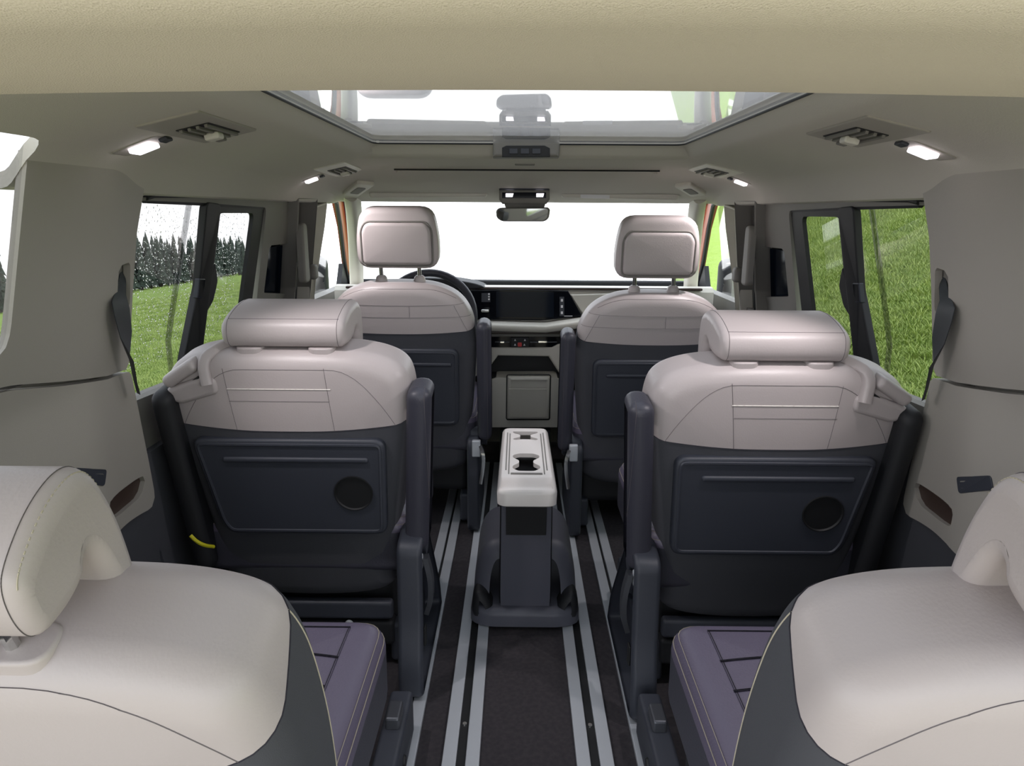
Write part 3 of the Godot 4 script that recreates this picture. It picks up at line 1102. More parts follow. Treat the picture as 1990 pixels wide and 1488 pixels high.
	# headrest
	if front:
		var ho := rounded([Vector2(-0.135, 0), Vector2(0.135, 0), Vector2(0.138, 0.10), Vector2(0.118, 0.20), Vector2(-0.118, 0.20), Vector2(-0.138, 0.10)], 0.045)
		var hz := Vector3(0, top + 0.045, -0.03)
		var hr := part(t, "headrest", slab(ho, -0.10, 0, 0.04, 0.02, 0.01, 0.004, 5).move(hz).xf(m), "leather_pale")
		var po := rounded([Vector2(-0.118, 0.012), Vector2(0.118, 0.012), Vector2(0.118, 0.13), Vector2(0.10, 0.158), Vector2(-0.10, 0.158), Vector2(-0.118, 0.13)], 0.022)
		var pr := []
		for q in po:
			pr.append(m * (hz + Vector3(q.x, q.y, 0.003)))
		part(hr, "panel_gap", tube(pr, 0.0026, 6, true), "trim_grey")
		part(hr, "headrest_panel", slab(inset(po, 0.004), -0.01, 0.012, 0, 0.010, 0, 0.002, 4).move(hz).xf(m), "leather_pale")
		for q in [-0.065, 0.065]:
			part(hr, "post", tube([m * Vector3(q, top - 0.03, -0.07), m * Vector3(q, top + 0.06, -0.07)], 0.007, 10), "chrome", 42, "chrome headrest post")
			part(hr, "post_collar", lathe([Vector2(0.0, 0.012), Vector2(0.012, 0.012), Vector2(0.018, 0.006), Vector2(0.022, -0.012)], 18).move(Vector3(q, top + 0.004, -0.068)).xf(m), "leather_pale")
	else:
		var hp := chaikin([Vector2(0.030, -0.003), Vector2(0.058, 0.0), Vector2(0.070, 0.022), Vector2(0.066, 0.052), Vector2(0.045, 0.066), Vector2(-0.02, 0.083), Vector2(-0.085, 0.085), Vector2(-0.122, 0.070), Vector2(-0.138, 0.02), Vector2(-0.134, -0.04), Vector2(-0.122, -0.064), Vector2(-0.098, -0.064), Vector2(-0.084, -0.045), Vector2(-0.074, 0.0), Vector2(-0.062, 0.014), Vector2(-0.048, 0.012), Vector2(-0.036, 0.0), Vector2(0.0, -0.004)], 3)
		var w := 0.27
		var head := across(hp, w, 0.018)
		var hz := Vector3(0, top + 0.0, -0.082)
		var sc := Vector3(0.93, 1.12, 0.64)
		if kind == "rear":
			hz = Vector3(0, top + 0.032, -0.052)
			head.xf(Transform3D(Basis.from_scale(sc), Vector3.ZERO))
		head.move(hz)
		var hm := m
		if kind != "rear":
			hm = m * Transform3D(Basis(Vector3(1, 0, 0), deg_to_rad(-recline * 0.7)), hz) * Transform3D(Basis(), -hz)
		var hr := part(t, "headrest", head.copy().xf(hm), "leather_pale", 50)
		var hs := seam(head, func(p): return absf(p.x) - (w / 2 - 0.016) * (sc.x if kind == "rear" else 1.0), func(p): return p.y > hz.y + 0.03 or p.z > hz.z + (0.05 if kind != "rear" else 0.03), 0.0011)
		hs.add(seam(head, func(p): return p.y - (hz.y + (0.061 if kind != "rear" else 0.066)), func(p): return p.z > hz.z and absf(p.x) < (w / 2 - 0.016) * (sc.x if kind == "rear" else 1.0), 0.0011))
		part(hr, "seam", hs.xf(hm), "thread")
		if kind == "rear":
			# row of stitches beside the seam
			var sts := S.new()
			for k in 34:
				var j := float(k) / 33.0 * 34.0 + 22.0
				var q: Vector2 = hp[int(j)].lerp(hp[int(j) + 1], fmod(j, 1.0))
				var q2: Vector2 = hp[int(j) + 2]
				var tn: Vector2 = (q2 - hp[int(j) - 1]).normalized()
				q += Vector2(-tn.y, tn.x) * 0.0045
				sts.add(rbox(Vector3(0.0012, 0.0012, 0.0030), 0.0005).turn(Vector3(1, 0, 0), -rad_to_deg(atan2(tn.y * sc.y, tn.x * sc.z))).move(Vector3((w / 2 - 0.006) * sc.x * i, q.y * sc.y, q.x * sc.z) + hz))
			var so := part(hr, "stitch_row", sts.xf(hm), "stitch")
			so.set_meta("kind", "stuff")
		for q in [-0.075, 0.075]:
			var foot := slab(rounded([Vector2(-0.03, -0.022), Vector2(0.03, -0.022), Vector2(0.03, 0.022), Vector2(-0.03, 0.022)], 0.02), -0.022, 0.006, 0.003, 0.004).turn(Vector3(1, 0, 0), -90)
			part(hr, "post_collar", foot.move(Vector3(q * 1.05, hz.y - 0.001 - (0.034 if kind == "rear" else 0.0), hz.z + (0.04 if kind != "rear" else 0.016))).xf(m), "leather_pale")
			part(hr, "post", tube([m * Vector3(q, top - 0.05, hz.z + 0.02), m * Vector3(q, hz.y + 0.012, hz.z + 0.02)], 0.006, 8), "chrome", 42, "chrome headrest post")
	# grab handle on the outer shoulder of the middle seats
	if kind == "middle":
		var gx := side
		var gh := part(t, "grab_handle", slab(rounded([Vector2(0.145, 0.755), Vector2(0.150, 0.792), Vector2(0.185, 0.795), Vector2(0.262, 0.765), Vector2(0.266, 0.745), Vector2(0.235, 0.728)], 0.014), -0.075, 0.010, 0.008, 0.010).xf(Transform3D(Basis(Vector3(gx, 0, 0), Vector3(0, 1, 0), Vector3(0, 0, 1)), Vector3.ZERO)).xf(m), "leather_pale")
		part(gh, "lever", rbox(Vector3(0.088, 0.030, 0.052), 0.013).turn(Vector3(0, 0, 1), -33).move(Vector3(0.226, 0.800, -0.012)).xf(Transform3D(Basis(Vector3(gx, 0, 0), Vector3(0, 1, 0), Vector3(0, 0, 1)), Vector3.ZERO)).xf(m), "leather_pale")
		part(gh, "yoke", sweep(chaikin([Vector3(0.115 * gx, 0.850, -0.085), Vector3(0.15 * gx, 0.846, -0.05), Vector3(0.176 * gx, 0.832, -0.005), Vector3(0.165 * gx, 0.778, 0.012)], 2, false), rounded([Vector2(-0.012, -0.012), Vector2(0.012, -0.012), Vector2(0.012, 0.012), Vector2(-0.012, 0.012)], 0.008, 3), Vector3(0.2, 0.1, 1)).xf(m), "leather_pale")
		part(gh, "lever_gap", rbox(Vector3(0.075, 0.006, 0.05), 0.002).turn(Vector3(0, 0, 1), -33).move(Vector3(0.216, 0.773, -0.018)).xf(Transform3D(Basis(Vector3(gx, 0, 0), Vector3(0, 1, 0), Vector3(0, 0, 1)), Vector3.ZERO)).xf(m), "rubber")
	# armrests folded up
	if kind != "rear":
		var ah := 0.42 if not front else 0.44
		var ay0 := 0.355 if not front else 0.34
		var prof := rounded([Vector2(-0.05, ay0), Vector2(0.05, ay0), Vector2(0.05, ay0 + ah), Vector2(-0.05, ay0 + ah)], 0.028)
		var hw := 0.296 if not front else 0.285
		var lean := 0.0
		if kind == "middle":
			lean = 0.02
		var arm := across(prof, 0.056 if not front else 0.05, 0.024)
		arm.warp(func(p): return p + Vector3(i * (hw - lean * (ay0 + ah - p.y) / ah * 1.2), 0, -0.02))
		var ar := part(t, "armrest", arm.copy().xf(m), "leather_dark")
		part(ar, "seam", seam(arm, func(p): return (p.x - i * hw) * i - 0.012, func(p): return p.z > 0.0, 0.0010).xf(m), "thread")
		part(ar, "pivot", lathe([Vector2(0, 0.03), Vector2(0.03, 0.03), Vector2(0.034, 0.025), Vector2(0.034, -0.03), Vector2(0, -0.03)], 20).turn(Vector3(0, 0, 1), 90).move(Vector3(i * 0.262, ay0 + 0.0, -0.03)).xf(m), "plastic_dark")
		if kind == "middle":
			var out := across(rounded([Vector2(-0.05, 0.30), Vector2(0.05, 0.30), Vector2(0.05, 0.765), Vector2(-0.05, 0.765)], 0.03), 0.046, 0.02)
			out.warp(func(p): return p + Vector3(-i * (0.268 - 0.03 * (0.77 - p.y) / 0.47), 0, -0.012))
			part(t, "armrest", out.xf(m), "plastic_black", 42, "black outer armrest folded up")
	# cushion
	var cy := 0.44 + (lift if front else 0.0)
	var zf := -depth - 0.5 * sin(rec) - 0.5
	var zb := -depth - 0.5 * sin(rec) + (0.02 if kind != "rear" else 0.0)
	var xin := 0.0
	if kind == "rear":
		zf = -1.172
		zb = -0.66
	var wd := 0.255
	var co := rounded([Vector2(-wd, zf), Vector2(wd, zf), Vector2(wd, zb), Vector2(-wd, zb)], 0.055)
	# lying flat: slab z becomes height
	var cu := slab(co, 0, 0.15, 0.02, 0.04, 0.0, 0.012, 6).warp(func(p): return Vector3(p.x + cx, p.z + cy - 0.15, p.y))
	var sp := split(cu, func(p): return minf(p.y - (cy - 0.045), 1.0))
	var cus := part(t, "cushion", sp[1], "leather_purple", 42, "dark purple grey leather seat cushion")
	part(cus, "cushion_side", sp[0], "leather_dark")
	var cl := seam(cu, func(p): return absf(p.x - cx) - (wd - 0.062), func(p): return p.y > cy - 0.03, 0.0016)
	for q in [0.13, 0.205, 0.28]:
		cl.add(seam(cu, func(p): return p.z - (zf + q + 0.15 * pow(p.x - cx, 2)), func(p): return p.y > cy - 0.02 and absf(p.x - cx) < wd - 0.063, 0.0020))
	part(cus, "seam", cl, "thread_dark")
	var cs := seam(cu, func(p): return p.y - (cy - 0.012), func(_p): return true, 0.0009)
	cs.add(seam(cu, func(p): return p.y - (cy - 0.026), func(_p): return true, 0.0009))
	part(cus, "stitching", cs, "stitch")
	# base
	var base := part(t, "base", rbox(Vector3(0.44, 0.20, 0.40), 0.03, Vector3(cx, cy - 0.235, (zf + zb) / 2 - 0.02)), "plastic_black")
	for q in [-1.0, 1.0]:
		var rx: float = cx + 0.215 * q if kind != "rear" else cx + 0.232 * q
		var run := rbox(Vector3(0.055, 0.11, 0.46), 0.012, Vector3(rx, 0.066, (zf + zb) / 2 - 0.02))
		if kind == "rear":
			run = rbox(Vector3(0.05, 0.105, 0.60), 0.010, Vector3(rx, 0.064, -1.10))
		var ru := part(t, "runner", run, "plastic_dark")
		if kind == "rear":
			part(ru, "bolt", lathe([Vector2(0, 0.004), Vector2(0.010, 0.004), Vector2(0.012, 0.0)], 14).turn(Vector3(0, 0, 1), -90 * signf(q)).move(Vector3(rx + 0.0255 * q, 0.06, -1.25)), "rubber")
			part(ru, "bracket", rbox(Vector3(0.03, 0.03, 0.06), 0.006, Vector3(rx, 0.128, -1.30)), "metal_dark")
	if kind == "middle":
		var fx := cx + i * 0.262
		var side_prof := rounded([Vector2(depth - 0.02, 0.40), Vector2(depth + 0.10, 0.42), Vector2(depth + 0.35, 0.12), Vector2(depth + 0.40, 0.012), Vector2(depth - 0.05, 0.012), Vector2(depth - 0.05, 0.10), Vector2(depth - 0.03, 0.20)], 0.03)
		var sc := part(t, "side_cover", slab(side_prof, -0.03, 0.03, 0.012, 0.012).warp(func(p): return Vector3(fx + p.z, p.y, -p.x)).outward(), "plastic_dark")
		part(sc, "bracket", rbox(Vector3(0.032, 0.035, 0.02), 0.004, Vector3(fx + i * 0.012, 0.345, -depth - 0.015)), "aluminium", 42, "bare metal bracket under the armrest")
		part(sc, "release_lever", sweep(chaikin([Vector3(fx + i * 0.034, 0.355, -depth - 0.02), Vector3(fx + i * 0.046, 0.30, -depth - 0.02), Vector3(fx + i * 0.044, 0.24, -depth - 0.03), Vector3(fx + i * 0.032, 0.20, -depth - 0.04)], 2, false), [Vector2(-0.006, -0.014), Vector2(0.006, -0.014), Vector2(0.006, 0.014), Vector2(-0.006, 0.014)], Vector3(0, 0, 1)), "metal_dark")
		part(sc, "cover_clip", rbox(Vector3(0.006, 0.05, 0.022), 0.003, Vector3(fx + i * 0.031, 0.16, -depth - 0.0)), "rubber")
		part(base, "cross_bar", rbox(Vector3(0.40, 0.05, 0.03), 0.010, Vector3(cx, 0.17, -depth - 0.10)), "plastic_dark")
		part(base, "seat_pan", rbox(Vector3(0.40, 0.07, 0.05), 0.012, Vector3(cx, 0.10, -depth - 0.12)), "plastic_black")
		part(base, "pan_bolt", lathe([Vector2(0, 0.006), Vector2(0.009, 0.006), Vector2(0.011, 0.0)], 14).turn(Vector3(1, 0, 0), 90).move(Vector3(cx + 0.09, 0.135, -depth - 0.084)), "aluminium")
	if front:
		var fx := cx + i * 0.245
		part(t, "side_cover", slab(rounded([Vector2(depth - 0.0, 0.36), Vector2(depth + 0.12, 0.38), Vector2(depth + 0.40, 0.12), Vector2(depth + 0.40, 0.012), Vector2(depth + 0.0, 0.012)], 0.03), -0.022, 0.022, 0.01, 0.01).warp(func(p): return Vector3(fx + p.z, p.y, -p.x)).outward(), "plastic_dark")
		part(t, "release_lever", sweep(chaikin([Vector3(fx + i * 0.028, 0.345, -depth - 0.0), Vector3(fx + i * 0.040, 0.31, -depth + 0.01), Vector3(fx + i * 0.036, 0.26, -depth - 0.0), Vector3(fx + i * 0.026, 0.20, -depth - 0.02)], 2, false), [Vector2(-0.006, -0.012), Vector2(0.006, -0.012), Vector2(0.006, 0.012), Vector2(-0.006, 0.012)], Vector3(0, 0, 1)), "chrome", 42, "bright release lever")
		part(t, "bracket", rbox(Vector3(0.03, 0.06, 0.02), 0.004, Vector3(fx + i * 0.012, 0.335, -depth - 0.0)), "aluminium")
	return t


func seats() -> void:
	seat("front", -1, -0.425, 2.43, 0.015, 8, "pale leather driver seat in front of the steering wheel")
	seat("front", 1, 0.430, 2.39, -0.010, 8, "pale leather front passenger seat beside the centre screen")
	seat("middle", -1, -0.535, 1.545, 0.01, 9, "middle row seat with grab handle directly behind the driver seat")
	seat("middle", 1, 0.530, 1.475, 0.00, 9, "middle row seat with grab handle directly behind the front passenger seat")
	seat("rear", -1, -0.508, 0.535, -0.02, 19, "rear row seat with wide headrest two rows behind the driver seat")
	seat("rear", 1, 0.504, 0.54, -0.02, 19, "rear row seat with wide headrest two rows behind the front passenger seat")


# ---------------------------------------------------------------- floor rails and the sliding console
func rails() -> void:
	for r in [[-0.140, "inner aluminium floor rail on the driver side of the sliding console"], [0.148, "inner aluminium floor rail on the passenger side of the sliding console"], [-0.272, "aluminium floor rail under the aisle edge of the seats behind the driver"], [0.272, "aluminium floor rail under the aisle edge of the seats behind the passenger"], [-0.737, "aluminium floor rail along the wall behind the driver"], [0.732, "aluminium floor rail along the wall behind the passenger"]]:
		var inner: bool = absf(r[0]) < 0.2
		var t := thing("floor_rail", r[1], "rail", Vector3(r[0], 0, -1.9), "floor rails")
		var hw := 0.040 if inner else 0.034
		for q in [-1.0, 1.0]:
			var w := 0.030
			part(t, "rail_strip", rbox(Vector3(w, 0.012, 2.9), 0.002, Vector3(r[0] + q * (hw - w / 2), 0.004, -1.75)), "aluminium")
		part(t, "rail_slot", rbox(Vector3(hw * 2 - 0.058, 0.006, 2.9), 0.001, Vector3(r[0], 0.0, -1.75)), "rubber")
		if inner:
			part(t, "slot_bolt", lathe([Vector2(0, 0.004), Vector2(0.005, 0.004), Vector2(0.006, 0.0)], 10).move(Vector3(r[0], 0.003, -1.43)), "chrome")


func sliding_console() -> void:
	var t := thing("sliding_console", "dark sliding centre console with pale cup holder top on the floor rails", "console", Vector3(0.002, 0, -1.95))
	var x0 := 0.002
	# spread foot over the rails
	var foot := chaikin([Vector2(-0.145, 0.015), Vector2(0.145, 0.015), Vector2(0.150, 0.06), Vector2(0.142, 0.17), Vector2(0.118, 0.225), Vector2(0.075, 0.245), Vector2(-0.075, 0.245), Vector2(-0.118, 0.225), Vector2(-0.142, 0.17), Vector2(-0.150, 0.06)], 2)
	var fs := slab(foot, -0.17, 0.12, 0.03, 0.045, 0.0, 0.0, 5).move(Vector3(x0, 0, -1.99))
	fs.warp(func(p): return p + Vector3(0, 0, 0.0 if p.y > 0.1 else (0.1 - p.y) * 0.35))
	part(t, "foot", fs, "console_grey")
	part(t, "foot_apron", slab(rounded([Vector2(-0.155, -1.84), Vector2(-0.105, -1.815), Vector2(0.105, -1.815), Vector2(0.155, -1.84), Vector2(0.15, -2.2), Vector2(-0.15, -2.2)], 0.04), 0, 0.05, 0.0, 0.02).warp(func(p): return Vector3(p.x + x0, p.z + 0.014, p.y)).outward(), "console_grey")
	for q in [-1.0, 1.0]:
		part(t, "wheel_arch", slab(chaikin([Vector2(0.082, 0.02), Vector2(0.152, 0.02), Vector2(0.150, 0.10), Vector2(0.125, 0.115), Vector2(0.095, 0.08)], 2), 0, 0.06, 0.0, 0.02).xf(Transform3D(Basis(Vector3(q, 0, 0), Vector3(0, 1, 0), Vector3(0, 0, 1)), Vector3(x0, 0, -1.888))), "plastic_black")
	# column with the open bin
	var col := [Vector2(-0.072, 0.03), Vector2(0.072, 0.03), Vector2(0.074, 0.10), Vector2(0.070, 0.425), Vector2(-0.070, 0.425), Vector2(-0.074, 0.10)]
	var back := slab(rounded(col, 0.015), -0.42, 0.0, 0.0, 0.012, 0, 0, 4).move(Vector3(x0, 0, -1.785))
	back.warp(func(p): return p + Vector3(0, 0, -(0.425 - p.y) * 0.18))
	var bin := [Vector2(-0.050, 0.315), Vector2(0.050, 0.315), Vector2(0.053, 0.418), Vector2(-0.053, 0.418)]
	var inb := rounded(bin, 0.01)
	# rear wall of the column with the bin's mouth cut out, then the bin itself
	var skin := sheet(rounded(inset(col, 0.004), 0.012), [inb], 0.006).move(Vector3(x0, 0, -1.778))
	skin.warp(func(p): return p + Vector3(0, 0, -(0.425 - p.y) * 0.18))
	part(t, "column", back, "plastic_black")
	part(t, "column_face", thicken(skin, Vector3(0, 0, -0.006)), "console_grey")
	part(t, "bin_liner", rbox(Vector3(0.108, 0.112, 0.004), 0.001, Vector3(x0, 0.366, 0.0)).turn(Vector3(1, 0, 0), 10.0).move(Vector3(0, 0, -1.847)), "rubber")
	# top: pale cap, lowered tray, two pairs of cup holders
	var capo := rounded([Vector2(-0.068, -1.705), Vector2(0.068, -1.705), Vector2(0.064, -2.24), Vector2(-0.064, -2.24)], 0.018)
	var hole_a := [Vector2(-0.040, -2.205), Vector2(0.040, -2.205), Vector2(0.040, -2.19), Vector2(0.016, -2.17), Vector2(0.016, -2.15), Vector2(0.040, -2.13), Vector2(0.034, -2.115), Vector2(0.012, -2.125), Vector2(-0.012, -2.125), Vector2(-0.034, -2.115), Vector2(-0.040, -2.13), Vector2(-0.016, -2.15), Vector2(-0.016, -2.17), Vector2(-0.040, -2.19)]
	var hole_b := [Vector2(-0.020, -1.99), Vector2(0.020, -1.99), Vector2(0.038, -1.975), Vector2(0.038, -1.955), Vector2(0.020, -1.93), Vector2(0.020, -1.91), Vector2(0.038, -1.885), Vector2(0.038, -1.865), Vector2(0.022, -1.845), Vector2(-0.022, -1.845), Vector2(-0.038, -1.865), Vector2(-0.038, -1.885), Vector2(-0.020, -1.91), Vector2(-0.020, -1.93), Vector2(-0.038, -1.955), Vector2(-0.038, -1.975)]
	var h1 := rounded(hole_a, 0.006, 3)
	var h2 := rounded(hole_b, 0.006, 3)
	var top := thicken(sheet(capo, [h1, h2], 0.0055).warp(func(p): return Vector3(p.x + x0, 0.468 + 0.012 * smoothstep(-1.75, -1.80, p.y) - 0.012, p.y)), Vector3(0, -0.012, 0))
	var cap := part(t, "top_plate", top, "console_top", 35, "pale top plate with cup holders")
	part(cap, "top_rim", sweep(_loop3(capo, 0.452, x0), [Vector2(-0.002, -0.030), Vector2(0.008, -0.024), Vector2(0.009, 0.006), Vector2(0.004, 0.014), Vector2(-0.002, 0.016)], Vector3.UP, true), "console_top")
	part(cap, "cup_well", rbox(Vector3(0.088, 0.006, 0.10), 0.002, Vector3(x0, 0.415, -2.16)), "trim_grey")
	part(cap, "cup_well", rbox(Vector3(0.084, 0.006, 0.16), 0.002, Vector3(x0, 0.412, -1.918)), "trim_grey")
	for q in [-1.0, 1.0]:
		part(cap, "side_groove", rbox(Vector3(0.003, 0.002, 0.36), 0.0008, Vector3(x0 + q * 0.048, 0.4685, -2.0)), "trim_grey")
		part(cap, "edge_groove", rbox(Vector3(0.003, 0.002, 0.34), 0.0008, Vector3(x0 + q * 0.056, 0.4685, -2.02)), "trim_grey")
	part(cap, "tray_edge", rbox(Vector3(0.085, 0.003, 0.010), 0.001, Vector3(x0, 0.4685, -1.822)), "trim_grey")
	part(cap, "rear_lip", rbox(Vector3(0.132, 0.030, 0.012), 0.005, Vector3(x0, 0.446, -1.708)), "console_top")


func _loop3(p: Array, y: float, x0: float) -> Array:
	var o := []
	for q in p:
		if o.is_empty() or o[-1].distance_to(Vector3(q.x + x0, y, q.y)) > 0.001:
			o.append(Vector3(q.x + x0, y, q.y))
	return o


# ---------------------------------------------------------------- the dashboard end
func face(px: Array, d: float) -> Array:
	var o := []
	for q in px:
		var p := az(q.x, q.y, d)
		o.append(Vector2(p.x, p.y))
	return o


# a plate whose outline is given by pixels at depth d, reaching T forward and standing proud by OUT
func fascia(px: Array, d: float, proud: float, deep: float, r := 0.0, round_by := 0.0) -> S:
	var p := face(px, d)
	if round_by > 0:
		p = rounded(p, round_by)
	return slab(p, -deep, proud, 0, r, 0, 0, 4).move(Vector3(0, 0, -d))


func dashboard() -> void:
	var t := thing("dashboard", "wide pale dashboard with black screen panel below the windscreen", "dashboard", Vector3(0, 0.4, -3.2))
	# the top deck
	var deck := S.new()
	deck = sweep([Vector3(-0.80, 0, 0), Vector3(-0.4, 0, 0), Vector3(0, 0, 0), Vector3(0.4, 0, 0), Vector3(0.80, 0, 0)], [Vector2(-3.05, 0.60), Vector2(-3.045, 0.825), Vector2(-3.06, 0.842), Vector2(-3.10, 0.845), Vector2(-3.56, 0.80), Vector2(-3.56, 0.60)].map(func(q): return Vector2(q.x, q.y)), Vector3.UP)
	deck.warp(func(p): return Vector3(p.x, p.y, p.z))
	part(t, "top_deck", deck, "trim_pale", 30)
	part(t, "deck_edge", rbox(Vector3(1.5, 0.010, 0.02), 0.004, Vector3(0, 0.838, -3.043)), "brown_wood")
	part(t, "cluster_hood", slab(chaikin([Vector2(-0.62, 0.83), Vector2(-0.14, 0.83), Vector2(-0.20, 0.862), Vector2(-0.40, 0.885), Vector2(-0.56, 0.865)], 2), -0.12, 0.02, 0.0, 0.006).move(Vector3(0, 0, -3.05)), "plastic_black")
	# the long black panel with screen, selector and touch keys
	var pan := part(t, "screen_panel", fascia([Vector2(700, 572), Vector2(930, 563), Vector2(1000, 561), Vector2(1104, 565), Vector2(1131, 614), Vector2(1050, 622), Vector2(930, 620), Vector2(700, 625)], 3.03, 0.012, 0.03, 0.003), "gloss_black")
	part(pan, "centre_screen", fascia([Vector2(964, 566), Vector2(1076, 567), Vector2(1076, 616), Vector2(964, 615)], 3.03, 0.014, 0.0, 0.001), "screen")
	part(pan, "selector_block", fascia([Vector2(936, 569), Vector2(953, 569), Vector2(953, 586), Vector2(936, 586)], 3.03, 0.015, 0.0, 0.001), "plastic_dark")
	part(pan, "selector_knob", rbox(Vector3(0.034, 0.012, 0.03), 0.005, az(943, 603, 3.0)), "chrome", 42, "bright drive selector")
	for k in 3:
		part(pan, "selector_mark", fascia([Vector2(949, 569 + k * 5), Vector2(952, 569 + k * 5), Vector2(952, 572 + k * 5), Vector2(949, 572 + k * 5)], 3.03, 0.0165, 0.0), "white_mark")
	part(pan, "key_strip", fascia([Vector2(1087, 576), Vector2(1096, 576), Vector2(1096, 613), Vector2(1087, 613)], 3.03, 0.015, 0.0, 0.001), "plastic_dark")
	for k in 3:
		part(pan, "key_mark", fascia([Vector2(1089.5, 580 + k * 12), Vector2(1093.5, 580 + k * 12), Vector2(1093.5, 585 + k * 12), Vector2(1089.5, 585 + k * 12)], 3.03, 0.0165, 0.0), "white_mark")
	part(pan, "slider_line", fascia([Vector2(1096, 612.5), Vector2(1112, 612.5), Vector2(1112, 613.7), Vector2(1096, 613.7)], 3.03, 0.0135, 0.0), "white_mark")
	# pale band, brown inlay, vents
	part(t, "pale_band", fascia([Vector2(700, 618), Vector2(930, 624), Vector2(1060, 628), Vector2(1140, 616), Vector2(1330, 590), Vector2(1330, 604), Vector2(1140, 632), Vector2(1060, 642), Vector2(930, 638), Vector2(700, 636)], 3.0, 0.07, 0.05, 0.014), "trim_pale")
	part(t, "passenger_fascia", fascia([Vector2(1108, 572), Vector2(1330, 566), Vector2(1330, 592), Vector2(1136, 616)], 3.03, 0.006, 0.03, 0.006), "trim_pale")
	part(t, "brown_inlay", fascia([Vector2(700, 634), Vector2(930, 636), Vector2(1060, 640), Vector2(1140, 630), Vector2(1330, 602), Vector2(1330, 616), Vector2(1120, 648), Vector2(960, 648), Vector2(700, 648)], 3.02, 0.012, 0.03, 0.004), "brown_wood")
	part(t, "grey_strip", fascia([Vector2(700, 647), Vector2(960, 647), Vector2(1122, 647), Vector2(1330, 614), Vector2(1330, 622), Vector2(1120, 653), Vector2(960, 653), Vector2(700, 653)], 3.02, 0.018, 0.03, 0.003), "trim_grey")
	var vent := part(t, "vent_strip", fascia([Vector2(700, 652), Vector2(1100, 652), Vector2(1090, 672), Vector2(1070, 675), Vector2(700, 675)], 3.02, 0.004, 0.03), "gloss_black")
	for v in [[962, 990], [1030, 1082]]:
		part(vent, "vent_bar", fascia([Vector2(v[0], 662.5), Vector2(v[1], 662.5), Vector2(v[1], 664.5), Vector2(v[0], 664.5)], 3.02, 0.014, 0.0, 0.001), "metal_dark")
	part(vent, "vent_tab", fascia([Vector2(1046, 661), Vector2(1063, 661), Vector2(1063, 664.5), Vector2(1046, 664.5)], 3.02, 0.020, 0.0, 0.001), "chrome")
	part(vent, "vent_tab", fascia([Vector2(972, 662), Vector2(980, 662), Vector2(980, 665), Vector2(972, 665)], 3.02, 0.020, 0.0, 0.001), "chrome")
	var keys := part(vent, "key_block", fascia([Vector2(993, 654), Vector2(1028, 654), Vector2(1028, 673), Vector2(993, 673)], 3.02, 0.016, 0.0, 0.002), "plastic_black")
	for q in [[1001, 659], [1020, 659], [1001, 668], [1019, 668]]:
		part(keys, "key_symbol", fascia([Vector2(q[0] - 2, q[1] + 2), Vector2(q[0] + 2, q[1] + 2), Vector2(q[0], q[1] - 2)], 3.02, 0.0172, 0.0), "white_mark")
	part(keys, "hazard_key", fascia([Vector2(1006, 664), Vector2(1014, 664), Vector2(1014, 672), Vector2(1006, 672)], 3.02, 0.0172, 0.0, 0.0005, 0.004), "red_mark", 42, "red hazard warning key")
	# lower fascia, the open shelf and the centre stack
	part(t, "lower_fascia", fascia([Vector2(700, 674), Vector2(1072, 674), Vector2(1084, 668), Vector2(1330, 622), Vector2(1330, 720), Vector2(1090, 730), Vector2(1066, 692), Vector2(968, 690), Vector2(940, 730), Vector2(700, 730)], 3.02, 0.012, 0.03, 0.008), "trim_pale")
	part(t, "shelf_cavity", fascia([Vector2(930, 686), Vector2(1100, 686), Vector2(1100, 760), Vector2(930, 760)], 3.06, 0.0, 0.02), "rubber")
	part(t, "shelf_floor", rbox(Vector3(0.36, 0.02, 0.16), 0.006, az(1020, 733, 3.0) + Vector3(0, 0, -0.03)), "plastic_black")
	var stack := part(t, "centre_stack", fascia([Vector2(948, 740), Vector2(968, 734), Vector2(1078, 734), Vector2(1094, 740), Vector2(1090, 830), Vector2(956, 830)], 2.93, 0.0, 0.16, 0.0), "trim_pale")
	part(stack, "stack_lid", fascia([Vector2(987, 730), Vector2(1068, 730), Vector2(1066, 812), Vector2(986, 812)], 2.93, 0.022, 0.01, 0.012, 0.006), "trim_pale")
	var gap := []
	for q in rounded(face([Vector2(985, 728), Vector2(1070, 728), Vector2(1068, 815), Vector2(984, 815)], 2.93), 0.008):
		gap.append(Vector3(q.x, q.y, -2.929))
	part(stack, "lid_gap", tube(gap, 0.0025, 5, true), "rubber")
	part(stack, "lid_crease", rbox(Vector3(0.16, 0.004, 0.004), 0.0015, az(1026, 756, 2.905)), "trim_pale")
	part(stack, "stack_foot", rbox(Vector3(0.22, 0.26, 0.18), 0.02, Vector3(0.012, 0.12, -3.02)), "plastic_dark")
	# steering wheel
	var c := Vector3(-0.372, 0.752, -2.775)
	var w := thing("steering_wheel", "dark leather steering wheel in front of the driver seat", "steering wheel", c)
	var ring := []
	for k in 48:
		var a := TAU * k / 48
		ring.append(Vector3(cos(a), sin(a), 0) * 0.178)
	var wt := Transform3D(Basis(Vector3(1, 0, 0), deg_to_rad(-22)), c)
	part(w, "rim", tube(ring, 0.015, 12, true).xf(wt), "leather_dark")
	part(w, "hub", rbox(Vector3(0.14, 0.11, 0.06), 0.028, Vector3(0, -0.01, -0.02)).xf(wt), "plastic_black")
	for q in [Vector3(-0.12, 0, 0), Vector3(0.12, 0, 0), Vector3(0, -0.12, 0)]:
		part(w, "spoke", rbox(Vector3(0.12 if q.x != 0 else 0.05, 0.04 if q.x != 0 else 0.12, 0.018), 0.008, q).xf(wt), "plastic_dark")
	part(w, "column", tube([c + Vector3(0, -0.01, -0.03), c + Vector3(0, -0.05, -0.13)], 0.035, 14), "plastic_black")


